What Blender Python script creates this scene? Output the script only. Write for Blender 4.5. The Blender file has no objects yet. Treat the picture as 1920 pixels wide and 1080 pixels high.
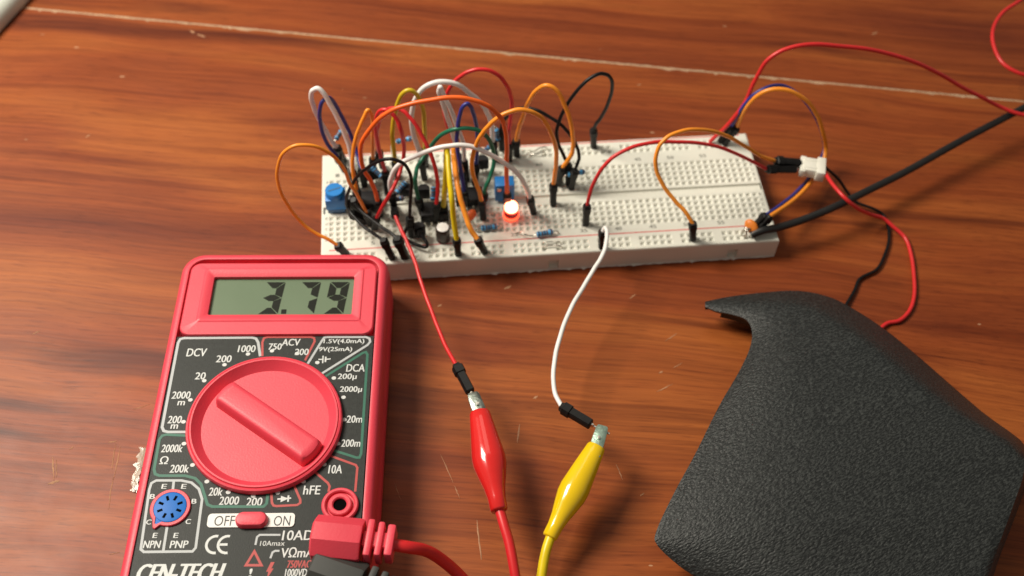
import bpy, bmesh, math, random
from mathutils import Vector, Matrix
random.seed(7)
D = bpy.data
SC = bpy.context.scene
C = SC.collection
S = 0.001                                     # everything below is written in millimetres
rad = math.radians

# ------------------------------------------------------------------ camera, world, lamps, exposure
FPX, PITCH, ROLL, HCAM = 2018.81, rad(53.2207), rad(-2.08315), 309.747
cd = D.cameras.new('camera'); cam = D.objects.new('camera', cd); C.objects.link(cam); SC.camera = cam
cd.sensor_width = 36; cd.lens = 36 * FPX / 1920; cd.clip_start = 0.01; cd.clip_end = 20
U_ = Vector((0, math.sin(PITCH), math.cos(PITCH))); X_ = Vector((1, 0, 0))
right = math.cos(ROLL) * X_ - math.sin(ROLL) * U_
up = math.sin(ROLL) * X_ + math.cos(ROLL) * U_
back = right.cross(up)
m = Matrix((right, up, back)).transposed().to_4x4(); m.translation = Vector((0, 0, HCAM * S)); cam.matrix_world = m
cd.dof.use_dof = True; cd.dof.focus_distance = 0.318; cd.dof.aperture_fstop = 12.0

w = D.worlds.new('World'); SC.world = w; w.use_nodes = True
w.node_tree.nodes['Background'].inputs[0].default_value = (1.0, 0.92, 0.80, 1)
w.node_tree.nodes['Background'].inputs[1].default_value = 0.21

def area(name, loc, target, size, power, col, sy=None):
    l = D.lights.new(name, 'AREA'); l.energy = power; l.color = col; l.size = size
    if sy: l.shape = 'RECTANGLE'; l.size_y = sy
    o = D.objects.new(name, l); C.objects.link(o); o.location = Vector(loc) * S
    o.rotation_euler = (Vector(target) - Vector(loc)).to_track_quat('-Z', 'Y').to_euler()
    return o
area('ceiling_lamp', (-470, 360, 640), (-20, 220, 0), 0.27, 9.2, (1.0, 0.92, 0.79))
area('room_lamp', (-150, 900, 1100), (0, 230, 0), 0.5, 1.2, (1.0, 0.91, 0.76))
SC.view_settings.view_transform = 'Standard'; SC.view_settings.look = 'None'
SC.view_settings.exposure = 0.0; SC.view_settings.gamma = 1

# ------------------------------------------------------------------ measuring: a direction of sight -> a place at a known height or depth
def ray(px, py):
    xr = (px - 960) / FPX; ur = (540 - py) / FPX
    return (right * xr + up * ur - back)
def at(px, py, z):
    d = ray(px, py); t = (z - HCAM) / d.z
    return Vector((d.x * t, d.y * t, z))
def aty(px, py, y):
    d = ray(px, py); t = y / d.y
    return Vector((d.x * t, y, HCAM + d.z * t))

# ------------------------------------------------------------------ materials
def nd(nt, t, **kw):
    n = nt.nodes.new(t)
    for k, v in kw.items(): setattr(n, k, v)
    return n
def new_mat(name):
    mt = D.materials.new(name); mt.use_nodes = True
    nt = mt.node_tree; return mt, nt, nt.nodes['Principled BSDF']
def plastic(name, col, rough=0.4, var=0.12, scale=90, bump=0.0, bscale=900, metal=0.0, sss=0.0, coat=0.0, spec=0.5):
    mt, nt, b = new_mat(name)
    tc = nd(nt, 'ShaderNodeTexCoord')
    nz = nd(nt, 'ShaderNodeTexNoise'); nz.inputs['Scale'].default_value = scale; nz.inputs['Detail'].default_value = 5
    nt.links.new(tc.outputs['Object'], nz.inputs['Vector'])
    rp = nd(nt, 'ShaderNodeValToRGB')
    rp.color_ramp.elements[0].position = 0.3; rp.color_ramp.elements[1].position = 0.7
    rp.color_ramp.elements[0].color = tuple(c * (1 - var) for c in col) + (1,)
    rp.color_ramp.elements[1].color = tuple(min(1, c * (1 + var)) for c in col) + (1,)
    nt.links.new(nz.outputs['Fac'], rp.inputs['Fac']); nt.links.new(rp.outputs['Color'], b.inputs['Base Color'])
    mr = nd(nt, 'ShaderNodeMapRange'); mr.inputs['To Min'].default_value = max(0.03, rough - 0.08); mr.inputs['To Max'].default_value = rough + 0.1
    nt.links.new(nz.outputs['Fac'], mr.inputs['Value']); nt.links.new(mr.outputs['Result'], b.inputs['Roughness'])
    b.inputs['Metallic'].default_value = metal; b.inputs['Coat Weight'].default_value = coat
    b.inputs['Specular IOR Level'].default_value = spec
    if sss:
        b.inputs['Subsurface Weight'].default_value = sss; b.inputs['Subsurface Radius'].default_value = (0.002, 0.0016, 0.001)
        b.inputs['Subsurface Scale'].default_value = 0.3
    if bump:
        n2 = nd(nt, 'ShaderNodeTexNoise'); n2.inputs['Scale'].default_value = bscale; n2.inputs['Detail'].default_value = 3
        nt.links.new(tc.outputs['Object'], n2.inputs['Vector'])
        bp = nd(nt, 'ShaderNodeBump'); bp.inputs['Strength'].default_value = bump; bp.inputs['Distance'].default_value = 0.0004
        nt.links.new(n2.outputs['Fac'], bp.inputs['Height']); nt.links.new(bp.outputs['Normal'], b.inputs['Normal'])
    return mt

def wood_mat(name, ang, seed):
    mt, nt, b = new_mat(name); L = nt.links.new
    tc = nd(nt, 'ShaderNodeTexCoord')
    rot = nd(nt, 'ShaderNodeMapping'); rot.inputs['Rotation'].default_value = (0, 0, -ang); rot.inputs['Location'].default_value = (seed * 0.37, seed * 0.91, 0)
    L(tc.outputs['Object'], rot.inputs['Vector'])
    def noise(sx, sy, sc, det, dist, rg=0.6):
        mp = nd(nt, 'ShaderNodeMapping'); mp.inputs['Scale'].default_value = (sx, sy, 1)
        L(rot.outputs['Vector'], mp.inputs['Vector'])
        n = nd(nt, 'ShaderNodeTexNoise'); n.inputs['Scale'].default_value = sc; n.inputs['Detail'].default_value = det
        n.inputs['Distortion'].default_value = dist; n.inputs['Roughness'].default_value = rg
        L(mp.outputs['Vector'], n.inputs['Vector']); return n.outputs['Fac']
    def ramp(f, stops):
        r = nd(nt, 'ShaderNodeValToRGB'); e = r.color_ramp.elements
        e[0].position, e[0].color = stops[0][0], stops[0][1] + (1,); e[1].position, e[1].color = stops[-1][0], stops[-1][1] + (1,)
        for p, c in stops[1:-1]: x = e.new(p); x.color = c + (1,)
        L(f, r.inputs['Fac']); return r.outputs['Color']
    def mix(mode, fac, a, bb):
        x = nd(nt, 'ShaderNodeMix', data_type='RGBA', blend_type=mode)
        if isinstance(fac, float): x.inputs[0].default_value = fac
        else: L(fac, x.inputs[0])
        for s, v in ((6, a), (7, bb)):
            if isinstance(v, tuple): x.inputs[s].default_value = v
            else: L(v, x.inputs[s])
        return x.outputs[2]
    warp = nd(nt, 'ShaderNodeTexNoise'); warp.inputs['Scale'].default_value = 7.0; warp.inputs['Detail'].default_value = 2
    L(rot.outputs['Vector'], warp.inputs['Vector'])
    wv = nd(nt, 'ShaderNodeVectorMath', operation='SUBTRACT'); L(warp.outputs['Color'], wv.inputs[0]); wv.inputs[1].default_value = (.5, .5, .5)
    wm = nd(nt, 'ShaderNodeVectorMath', operation='MULTIPLY'); L(wv.outputs[0], wm.inputs[0]); wm.inputs[1].default_value = (.09, .022, 0)
    wa = nd(nt, 'ShaderNodeVectorMath', operation='ADD'); L(rot.outputs['Vector'], wa.inputs[0]); L(wm.outputs[0], wa.inputs[1])
    plain = rot
    def noise(sx, sy, sc, det, dist, rg=0.6, src=wa):
        mp = nd(nt, 'ShaderNodeMapping'); mp.inputs['Scale'].default_value = (sx, sy, 1)
        L(src.outputs[0], mp.inputs['Vector'])
        n = nd(nt, 'ShaderNodeTexNoise'); n.inputs['Scale'].default_value = sc; n.inputs['Detail'].default_value = det
        n.inputs['Distortion'].default_value = dist; n.inputs['Roughness'].default_value = rg
        L(mp.outputs['Vector'], n.inputs['Vector']); return n.outputs['Fac']
    broad = noise(3.2, 20, 1, 3, 0.3)
    base = ramp(broad, [(0.32, WOOD[0]), (0.48, WOOD[1]), (0.62, WOOD[2]), (0.74, WOOD[1])])
    streak = noise(2.2, 44, 1, 5, 0.6, 0.58)
    dark = ramp(streak, [(0.56, (0, 0, 0)), (0.62, (0.55, 0.55, 0.55)), (0.67, (1, 1, 1)), (0.73, (0.45, 0.45, 0.45))])
    base = mix('MULTIPLY', dark, base, (0.32, 0.20, 0.18, 1))
    streak2 = noise(2.5, 130, 1, 4, 0.3, 0.6)
    dark2 = ramp(streak2, [(0.50, (0, 0, 0)), (0.70, (0.75, 0.75, 0.75))])
    base = mix('MULTIPLY', dark2, base, (0.55, 0.42, 0.36, 1))
    fine = noise(22, 700, 1, 4, 0.1)
    base = mix('MULTIPLY', 0.75, base, ramp(fine, [(0.32, (0.66, 0.60, 0.56)), (0.62, (1.06, 1.06, 1.06))]))
    pore = noise(110, 1500, 1, 2, 0, 0.5)
    base = mix('MULTIPLY', 0.6, base, ramp(pore, [(0.30, (0.55, 0.48, 0.44)), (0.45, (1, 1, 1))]))
    # small pale nicks in the laminate
    mp = nd(nt, 'ShaderNodeMapping'); mp.inputs['Scale'].default_value = (60, 150, 1); mp.inputs['Rotation'].default_value = (0, 0, rad(-28))
    L(tc.outputs['Object'], mp.inputs['Vector'])
    vo = nd(nt, 'ShaderNodeTexVoronoi'); vo.inputs['Scale'].default_value = 1.0; L(mp.outputs['Vector'], vo.inputs['Vector'])
    sep = nd(nt, 'ShaderNodeSeparateColor'); L(vo.outputs['Color'], sep.inputs['Color'])
    def math_(op, a, bb=None):
        x = nd(nt, 'ShaderNodeMath', operation=op)
        for i, v in enumerate((a, bb)):
            if v is None: continue
            if isinstance(v, (int, float)): x.inputs[i].default_value = v
            else: L(v, x.inputs[i])
        return x.outputs[0]
    wear = noise(9, 9, 1, 2, 0)
    size = math_('MULTIPLY', sep.outputs['Red'], 0.085)
    gate = math_('GREATER_THAN', math_('ADD', sep.outputs['Green'], math_('MULTIPLY', wear, 0.5)), 1.08)
    nick = math_('MULTIPLY', math_('LESS_THAN', vo.outputs['Distance'], size), gate)
    nick = math_('MULTIPLY', nick, 0.5)
    base = mix('MIX', nick, base, (0.62, 0.40, 0.24, 1))
    L(base, b.inputs['Base Color'])
    rg = nd(nt, 'ShaderNodeMapRange'); rg.inputs['To Min'].default_value = 0.36; rg.inputs['To Max'].default_value = 0.55
    L(noise(30, 60, 1, 4, 0), rg.inputs['Value']); L(rg.outputs['Result'], b.inputs['Roughness'])
    b.inputs['Specular IOR Level'].default_value = 0.28
    bp = nd(nt, 'ShaderNodeBump'); bp.inputs['Strength'].default_value = 0.12; bp.inputs['Distance'].default_value = 0.0003
    L(fine, bp.inputs['Height']); L(bp.outputs['Normal'], b.inputs['Normal'])
    return mt
WOOD = ((0.155, 0.028, 0.0075), (0.255, 0.055, 0.0115), (0.345, 0.094, 0.0185))

M = dict(
    board=plastic('ivory_plastic', (0.72, 0.715, 0.635), 0.42, 0.04, 60),
    hole=plastic('contact_hole', (0.5, 0.5, 0.45), 0.6, 0.15, 200),
    foam=plastic('white_foam', (0.78, 0.75, 0.68), 0.8, 0.08, 300),
    stripe=plastic('red_stripe_print', (0.66, 0.16, 0.15), 0.5, 0.08),
    inkgrey=plastic('grey_print', (0.22, 0.22, 0.19), 0.6, 0.1),
    meter=plastic('red_abs', (0.68, 0.050, 0.080), 0.45, 0.06, 70, 0.12, 1800),
    face=plastic('black_face_print', (0.021, 0.024, 0.022), 0.48, 0.25, 800, 0.12, 2500, spec=0.25),
    white=plastic('white_print', (0.58, 0.60, 0.59), 0.5, 0.05),
    grey=plastic('silver_grey_print', (0.42, 0.44, 0.45), 0.5, 0.06),
    redink=plastic('red_print', (0.42, 0.045, 0.04), 0.5, 0.08),
    greenink=plastic('green_print', (0.012, 0.12, 0.075), 0.5, 0.1),
    blackink=plastic('black_print', (0.03, 0.03, 0.03), 0.5, 0.1),
    lcd=plastic('lcd_glass', (0.125, 0.175, 0.108), 0.35, 0.05, 40, spec=0.3),
    lcdink=plastic('lcd_segment', (0.010, 0.012, 0.008), 0.5, 0.1, spec=0.15),
    plate=plastic('white_switch_plate', (0.74, 0.73, 0.70), 0.45, 0.04),
    bluesocket=plastic('blue_socket', (0.004, 0.135, 0.50), 0.45, 0.08, spec=0.25),
    holeshade=plastic('hole_shade', (0.003, 0.003, 0.003), 0.9, 0.2, spec=0.03),  # flat black painted in for the shade inside the jack holes and socket slots
    black=plastic('black_housing', (0.006, 0.006, 0.006), 0.5, 0.3, 300, spec=0.3),
    blackrub=plastic('black_rubber', (0.009, 0.009, 0.009), 0.5, 0.2, 200),
    greyrub=plastic('dark_grey_rubber', (0.036, 0.038, 0.035), 0.55, 0.15, 200),
    metal=plastic('tinned_metal', (0.62, 0.60, 0.54), 0.28, 0.15, 400, 0.1, 1500, metal=1.0),
    clipmetal=plastic('nickel_clip', (0.36, 0.41, 0.37), 0.32, 0.35, 500, 0.35, 1200, metal=1.0),
    clipgreen=plastic('plated_clip', (0.45, 0.62, 0.52), 0.36, 0.3, 500, 0.3, 1200, metal=0.9),
    resist=plastic('blue_resistor', (0.07, 0.32, 0.62), 0.35, 0.12, 300),
    band=plastic('brown_band', (0.10, 0.045, 0.035), 0.4, 0.2, 300),
    bandd=plastic('dark_band', (0.02, 0.02, 0.05), 0.4, 0.2, 300),
    trim=plastic('blue_trimmer', (0.010, 0.19, 0.56), 0.42, 0.08, 200),
    trimb=plastic('blue_trimmer_base', (0.05, 0.13, 0.26), 0.3, 0.15, 200),
    chip=plastic('chip_epoxy', (0.010, 0.0095, 0.011), 0.5, 0.25, 400, spec=0.35),
    cermic=plastic('orange_ceramic', (0.72, 0.20, 0.02), 0.45, 0.1, 300),
    cermic2=plastic('red_orange_ceramic', (0.70, 0.11, 0.015), 0.45, 0.1, 300),
    can=plastic('capacitor_sleeve', (0.035, 0.022, 0.014), 0.3, 0.3, 200),
    alu=plastic('aluminium_top_glare', (0.90, 0.89, 0.85), 0.35, 0.04, 400),  # near-white, non-metal: the lamp's reflection on the aluminium is put into the colour
    connector=plastic('white_connector', (0.75, 0.74, 0.66), 0.45, 0.05, 200),
    bootred=plastic('red_vinyl', (0.62, 0.018, 0.016), 0.16, 0.08, 90, coat=0.5),
    bootyel=plastic('yellow_vinyl', (0.78, 0.52, 0.004), 0.16, 0.08, 90, coat=0.5),
    casing=plastic('pale_grey_casing', (0.58, 0.62, 0.55), 0.4, 0.04, 60),
    core=plastic('pale_fibre_core', (0.42, 0.27, 0.165), 0.85, 0.35, 900, 0.6, 2500),
    flake=plastic('pale_scratch', (0.36, 0.18, 0.09), 0.7, 0.3, 700),
    clear=plastic('clear_scrap', (0.55, 0.46, 0.32), 0.35, 0.25, 250, 0.3, 500, coat=0.2),
)
WC = dict(red=(0.62, 0.020, 0.022), orange=(0.88, 0.29, 0.022), deeporange=(0.82, 0.125, 0.012), yellow=(0.74, 0.56, 0.006), olive=(0.60, 0.43, 0.012),
          white=(0.80, 0.79, 0.77), black=(0.006, 0.006, 0.0065), blue=(0.022, 0.030, 0.22), green=(0.004, 0.14, 0.075), leadred=(0.62, 0.018, 0.022))
for k, v in WC.items(): M['w_' + k] = plastic(k + '_insulation', v, 0.36, 0.08, 120, spec=0.25 if k == 'black' else 0.5)

def panel_mat():
    mt, nt, b = new_mat('pebbled_black_plastic_glints'); L = nt.links.new
    tc = nd(nt, 'ShaderNodeTexCoord')
    n = nd(nt, 'ShaderNodeTexNoise'); n.inputs['Scale'].default_value = 1650; n.inputs['Detail'].default_value = 2; n.inputs['Roughness'].default_value = 0.5
    mp = nd(nt, 'ShaderNodeMapping'); mp.inputs['Scale'].default_value = (0.5, 1.15, 1)
    m0 = nd(nt, 'ShaderNodeMapping'); m0.inputs['Rotation'].default_value = (0, 0, rad(-28))
    L(tc.outputs['Object'], m0.inputs['Vector']); L(m0.outputs['Vector'], mp.inputs['Vector']); L(mp.outputs['Vector'], n.inputs['Vector'])
    r = nd(nt, 'ShaderNodeValToRGB'); r.color_ramp.elements[0].position = 0.42; r.color_ramp.elements[1].position = 0.72
    r.color_ramp.elements[0].color = (0.006, 0.008, 0.0085, 1); r.color_ramp.elements[1].color = (0.040, 0.045, 0.044, 1)  # paler flecks paint the glints on the pebbled grain into the base colour
    L(n.outputs['Fac'], r.inputs['Fac']); L(r.outputs['Color'], b.inputs['Base Color'])
    b.inputs['Roughness'].default_value = 0.5
    bp = nd(nt, 'ShaderNodeBump'); bp.inputs['Strength'].default_value = 0.6; bp.inputs['Distance'].default_value = 0.0007
    L(n.outputs['Fac'], bp.inputs['Height']); L(bp.outputs['Normal'], b.inputs['Normal'])
    return mt
M['panel'] = panel_mat()
def led_mats():
    mt, nt, b = new_mat('red_led_epoxy')
    b.inputs['Base Color'].default_value = (1.0, 0.50, 0.42, 1); b.inputs['Roughness'].default_value = 0.2
    b.inputs['Transmission Weight'].default_value = 0.9
    b.inputs['Emission Color'].default_value = (1, 0.11, 0.04, 1); b.inputs['Emission Strength'].default_value = 1.1
    m2, nt2, b2 = new_mat('led_glow')
    b2.inputs['Base Color'].default_value = (1, 0.4, 0.3, 1)
    b2.inputs['Emission Color'].default_value = (1, 0.42, 0.24, 1); b2.inputs['Emission Strength'].default_value = 8
    return mt, m2
M['led'], M['ledcore'] = led_mats()

M['clear'].node_tree.nodes['Principled BSDF'].inputs['Transmission Weight'].default_value = 0.55
# ------------------------------------------------------------------ mesh helpers
class MB:
    def __init__(s): s.v = []; s.f = []; s.mi = []
    def add(s, vs, fs, mi=0):
        o = len(s.v); s.v += [Vector(p) for p in vs]; s.f += [tuple(i + o for i in f) for f in fs]; s.mi += [mi] * len(fs)
    def box(s, c, size, rot=None, mi=0, bev=0.0, seg=2):
        bm = bmesh.new(); bmesh.ops.create_cube(bm, size=1)
        for v in bm.verts: v.co = Vector((v.co.x * size[0], v.co.y * size[1], v.co.z * size[2]))
        if bev: bmesh.ops.bevel(bm, geom=list(bm.edges), offset=bev, segments=seg, affect='EDGES', profile=0.5)
        R = rot or Matrix.Identity(3); c = Vector(c)
        bm.verts.index_update()
        s.add([R @ v.co + c for v in bm.verts], [[v.index for v in f.verts] for f in bm.faces], mi); bm.free()
    def tube(s, pts, r, n=10, mi=0, caps=True):
        pts = [Vector(p) for p in pts]; rs = r if isinstance(r, (list, tuple)) else [r] * len(pts)
        t0 = (pts[1] - pts[0]).normalized(); nrm = t0.orthogonal().normalized(); vs = []
        for i, p in enumerate(pts):
            a = pts[max(0, i - 1)]; b = pts[min(len(pts) - 1, i + 1)]
            t = (b - a); t = t.normalized() if t.length > 1e-9 else t0
            nrm = (nrm - t * nrm.dot(t)); nrm = nrm.normalized() if nrm.length > 1e-6 else t.orthogonal().normalized()
            bi = t.cross(nrm)
            for k in range(n):
                q = 2 * math.pi * k / n; vs.append(p + (nrm * math.cos(q) + bi * math.sin(q)) * rs[i])
        fs = []
        for i in range(len(pts) - 1):
            for k in range(n):
                k2 = (k + 1) % n; fs.append((i * n + k, i * n + k2, (i + 1) * n + k2, (i + 1) * n + k))
        if caps: fs.append(tuple(range(n - 1, -1, -1))); fs.append(tuple((len(pts) - 1) * n + k for k in range(n)))
        s.add(vs, fs, mi)
    def lathe(s, prof, o=(0, 0, 0), axis=(0, 0, 1), n=32, mi=0, sx=1.0, sy=1.0):
        ax = Vector(axis).normalized()
        a = Vector((1, 0, 0)) if abs(ax.z) > 0.999 else ax.orthogonal().normalized(); b = ax.cross(a); o = Vector(o); vs = []; fs = []
        for r, z in prof:
            for k in range(n):
                q = 2 * math.pi * k / n; vs.append(o + ax * z + a * (r * math.cos(q) * sx) + b * (r * math.sin(q) * sy))
        for i in range(len(prof) - 1):
            for k in range(n):
                k2 = (k + 1) % n; fs.append((i * n + k, i * n + k2, (i + 1) * n + k2, (i + 1) * n + k))
        if prof[0][0] > 1e-6: fs.append(tuple(range(n - 1, -1, -1)))
        if prof[-1][0] > 1e-6: fs.append(tuple((len(prof) - 1) * n + k for k in range(n)))
        s.add(vs, fs, mi)
    def loops(s, L, mi=0, cap0=True, cap1=True):
        n = len(L[0]); vs = [p for l in L for p in l]; fs = []
        for i in range(len(L) - 1):
            for k in range(n):
                k2 = (k + 1) % n; fs.append((i * n + k, i * n + k2, (i + 1) * n + k2, (i + 1) * n + k))
        if cap0: fs.append(tuple(range(n - 1, -1, -1)))
        if cap1: fs.append(tuple((len(L) - 1) * n + k for k in range(n)))
        s.add(vs, fs, mi)
    def prism(s, poly, z0, z1, mi=0):
        s.loops([[(x, y, z0) for x, y in poly], [(x, y, z1) for x, y in poly]], mi)
    def build(s, name, mats, parent=None, off=(0, 0, 0), smooth=35, label=None):
        me = D.meshes.new(name); off = Vector(off)
        me.from_pydata([(p - off) * S for p in s.v], [], s.f)
        for mt in (mats if isinstance(mats, (list, tuple)) else [mats]): me.materials.append(mt)
        me.polygons.foreach_set('material_index', s.mi)
        bm = bmesh.new(); bm.from_mesh(me); bmesh.ops.remove_doubles(bm, verts=bm.verts, dist=1e-7); bmesh.ops.recalc_face_normals(bm, faces=bm.faces); bm.to_mesh(me); bm.free()
        if smooth:
            me.polygons.foreach_set('use_smooth', [True] * len(me.polygons)); me.set_sharp_from_angle(angle=rad(smooth))
        o = D.objects.new(name, me); C.objects.link(o)
        if parent is not None: o.parent = parent
        if label: o['label'] = label
        return o
def rrect(x0, y0, x1, y1, r, n=6):
    P = []
    for cx, cy, a in ((x1 - r, y1 - r, 0), (x0 + r, y1 - r, 90), (x0 + r, y0 + r, 180), (x1 - r, y0 + r, 270)):
        for k in range(n + 1):
            q = rad(a + 90 * k / n); P.append((cx + r * math.cos(q), cy + r * math.sin(q)))
    return P
def spline(P, per=7):
    P = [Vector(p) for p in P]
    if len(P) < 3: return P
    Q = [2 * P[0] - P[1]] + P + [2 * P[-1] - P[-2]]; out = []
    for i in range(1, len(Q) - 2):
        p0, p1, p2, p3 = Q[i - 1:i + 3]
        t0 = 0; t1 = t0 + max(1e-4, (p1 - p0).length) ** .5; t2 = t1 + max(1e-4, (p2 - p1).length) ** .5; t3 = t2 + max(1e-4, (p3 - p2).length) ** .5
        for k in range(per):
            t = t1 + (t2 - t1) * k / per
            a1 = p0 * ((t1 - t) / (t1 - t0)) + p1 * ((t - t0) / (t1 - t0)); a2 = p1 * ((t2 - t) / (t2 - t1)) + p2 * ((t - t1) / (t2 - t1)); a3 = p2 * ((t3 - t) / (t3 - t2)) + p3 * ((t - t2) / (t3 - t2))
            b1 = a1 * ((t2 - t) / (t2 - t0)) + a2 * ((t - t0) / (t2 - t0)); b2 = a2 * ((t3 - t) / (t3 - t1)) + a3 * ((t - t1) / (t3 - t1))
            out.append(b1 * ((t2 - t) / (t2 - t1)) + b2 * ((t - t1) / (t2 - t1)))
    out.append(P[-1]); return out
def thing(name, label, cat, loc=(0, 0, 0), rz=0.0, group=None):
    o = D.objects.new(name, None); C.objects.link(o); o.empty_display_size = 0.01
    o.location = Vector(loc) * S; o.rotation_euler = (0, 0, rz); o['label'] = label; o['category'] = cat
    if group: o['group'] = group
    return o
_txt = {}
def text_geo(body):
    if body in _txt: return _txt[body]
    cu = D.curves.new('lettering', 'FONT'); cu.body = body; cu.size = 1; cu.resolution_u = 3
    o = D.objects.new('lettering', cu); C.objects.link(o); bpy.context.view_layer.update()
    me = o.evaluated_get(bpy.context.evaluated_depsgraph_get()).to_mesh()
    vs = [v.co.copy() for v in me.vertices]; fs = [tuple(p.vertices) for p in me.polygons]
    D.objects.remove(o); D.curves.remove(cu)
    xs = [v.x for v in vs]; ys = [v.y for v in vs]
    x0, x1, y0, y1 = min(xs), max(xs), min(ys), max(ys)
    vs = [((v.x - (x0 + x1) / 2) / (x1 - x0), (v.y - (y0 + y1) / 2) / max(1e-6, y1 - y0)) for v in vs]
    _txt[body] = (vs, fs); return _txt[body]
def text_add(mb, body, cx, cy, z, wd, ht, shear=0.0, rot=0.0, mi=0):
    vs, fs = text_geo(body); c, s_ = math.cos(rot), math.sin(rot); out = []
    for x, y in vs:
        X = x * wd + y * ht * shear; Y = y * ht
        out.append((cx + X * c - Y * s_, cy + X * s_ + Y * c, z))
    mb.add(out, fs, mi)

# ================================================================== SETTING: laminate floor
ANG = math.atan2(338.8 - 375.3, 211.5 + 217.4)
fl = MB(); fl.box((0, 250, -14), (1500, 1300, 8))
floor = fl.build('floor', M['core'], smooth=0); floor['kind'] = 'structure'
def seamy(x): return 375.3 + (x + 217.4) * math.tan(ANG)
def plank(sign, seed):
    mb = MB(); xs = []; x = -700
    while x < 700: xs.append(x); x += random.choice((0.8, 1.5, 2.5, 4)) if -260 < x < 260 else 40
    xs.append(700)
    edge = []
    for x in xs:
        j = 0.32 + 0.25 * random.random()
        if sign < 0 and random.random() < 0.16: j += random.random() * 1.1
        if sign > 0 and random.random() < 0.05: j += random.random() * 0.5
        edge.append((x, seamy(x) + sign * j))
    far = [(x, seamy(x) + sign * (480 if sign < 0 else 210)) for x in xs]
    n = len(xs); vs = [(x, y, 0) for x, y in edge] + [(x, y, 0) for x, y in far] + [(x, y + sign * 0.25, -0.35) for x, y in edge] + [(x, y, -8) for x, y in edge]
    vs[:n] = [(x, y + sign * 0.15, 0) for x, y in edge]
    fs = []
    for i in range(n - 1):
        fs += [(i, i + 1, n + i + 1, n + i), (i, i + 1, 2 * n + i + 1, 2 * n + i), (2 * n + i, 2 * n + i + 1, 3 * n + i + 1, 3 * n + i)]
    mb.add(vs, fs)
    return mb.build('plank', wood_mat('laminate_wood', ANG, seed), floor, smooth=20)
near_plank = plank(-1, 3.0); plank(1, 8.0)
mb = MB(); xs = [-260 + i * 2.0 for i in range(261)]
mb.add([(x, seamy(x) - 2.2, -0.16 + random.uniform(-.1, .1)) for x in xs] + [(x, seamy(x) + 0.1, -0.07 + random.uniform(-.08, .06)) for x in xs] + [(x, seamy(x) + 1.4, -0.2) for x in xs],
       [f for i in range(260) for f in ((i, i + 1, 262 + i, 261 + i), (261 + i, 262 + i, 523 + i, 522 + i))])
mb.build('worn_seam', M['core'], floor)
# long scratches and loose laminate flakes
mb = MB()
def sliver(p0, p1, wd):
    a, b = at(*p0, 0), at(*p1, 0); d = (b - a).normalized(); n = Vector((-d.y, d.x, 0)); k = 7; vs = []
    for i in range(k + 1):
        t = i / k; c = a.lerp(b, t) + n * random.uniform(-.12, .12); ww = wd * (0.25 + math.sin(math.pi * min(.97, max(.03, t))) * random.uniform(.4, 1)) / 2
        vs += [c + n * ww + Vector((0, 0, 0.03)), c + Vector((0, 0, 0.10)), c - n * ww + Vector((0, 0, 0.03))]
    mb.add(vs, [f for i in range(k) for f in ((3 * i, 3 * i + 1, 3 * i + 4, 3 * i + 3), (3 * i + 1, 3 * i + 2, 3 * i + 5, 3 * i + 4))])
for p0, p1, wd in (((99, 856), (101, 900), 0.5), ((105, 862), (106, 896), 0.35), ((90, 907), (112, 901), 0.9), ((217, 832), (210, 880), 0.4), ((226, 836), (213, 900), 0.35), ((212, 895), (203, 955), 0.35),
                   ((356, 57), (365, 62), 1.0), ((370, 64), (385, 70), 1.0), ((1634, 65), (1645, 60), 0.8), ((826, 852), (850, 905), 0.3), ((852, 910), (862, 935), 0.3), ((894, 975), (903, 1050), 0.6),
                   ((203, 830), (219, 827), .5), ((250, 768), (281, 758), .3), ((130, 843), (138, 838), .5), ((1246, 640), (1270, 625), .35), ((1262, 690), (1280, 680), .35), ((1230, 735), (1262, 720), .4), ((1180, 560), (1192, 552), .6),
                   ((945, 542), (958, 536), 1.0), ((820, 575), (828, 571), .7), ((1235, 700), (1243, 696), .6), ((1000, 748), (1008, 742), .7), ((1155, 870), (1168, 900), .3), ((975, 795), (970, 830), .5), ((205, 1040), (225, 1036), .25),
                   ((1195, 160), (1202, 158), .6), ((680, 184), (688, 183), .5), ((46, 261), (52, 262), .5), ((160, 258), (170, 252), .6), ((75, 65), (84, 64), .5), ((60, 628), (75, 620), .4), ((640, 168), (644, 166), .3), ((740, 905), (752, 940), .25), ((1200, 930), (1208, 925), .5)):
    sliver(p0, p1, wd)
sc = mb.build('scratch', M['flake'], floor, smooth=0); sc['kind'] = 'stuff'

# pale grey casing at the far left corner
a, b = at(58, 0, 0), at(0, 64, 0); d = (b - a).normalized(); n = Vector((d.y, -d.x, 0))
if n.x > 0: n = -n
n = n.normalized()
cs = thing('casing', 'pale grey rounded plastic casing cut off by the top left corner', 'casing', a)
mb = MB(); prof = [(0.6, 0), (0, 1.0), (-0.2, 3), (0.5, 5.6), (2.0, 7.6), (4.5, 8.6), (40, 9.2), (40, 0)]
L0 = [a - d * 90 + n * q + Vector((0, 0, z)) for q, z in prof]; L1 = [b + d * 110 + n * q + Vector((0, 0, z)) for q, z in prof]
mb.loops([L0, L1]); mb.build('shell', M['casing'], cs, off=a, smooth=50)
mb = MB(); mb.loops([[a - d * 88 + n * q + Vector((0, 0, z)) for q, z in ((9, 8.9), (38, 9.3), (38, 9.6), (9.3, 9.5))], [b + d * 108 + n * q + Vector((0, 0, z)) for q, z in ((9, 8.9), (38, 9.3), (38, 9.6), (9.3, 9.5))]])
mb.build('lid', M['casing'], cs, off=a)

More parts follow.
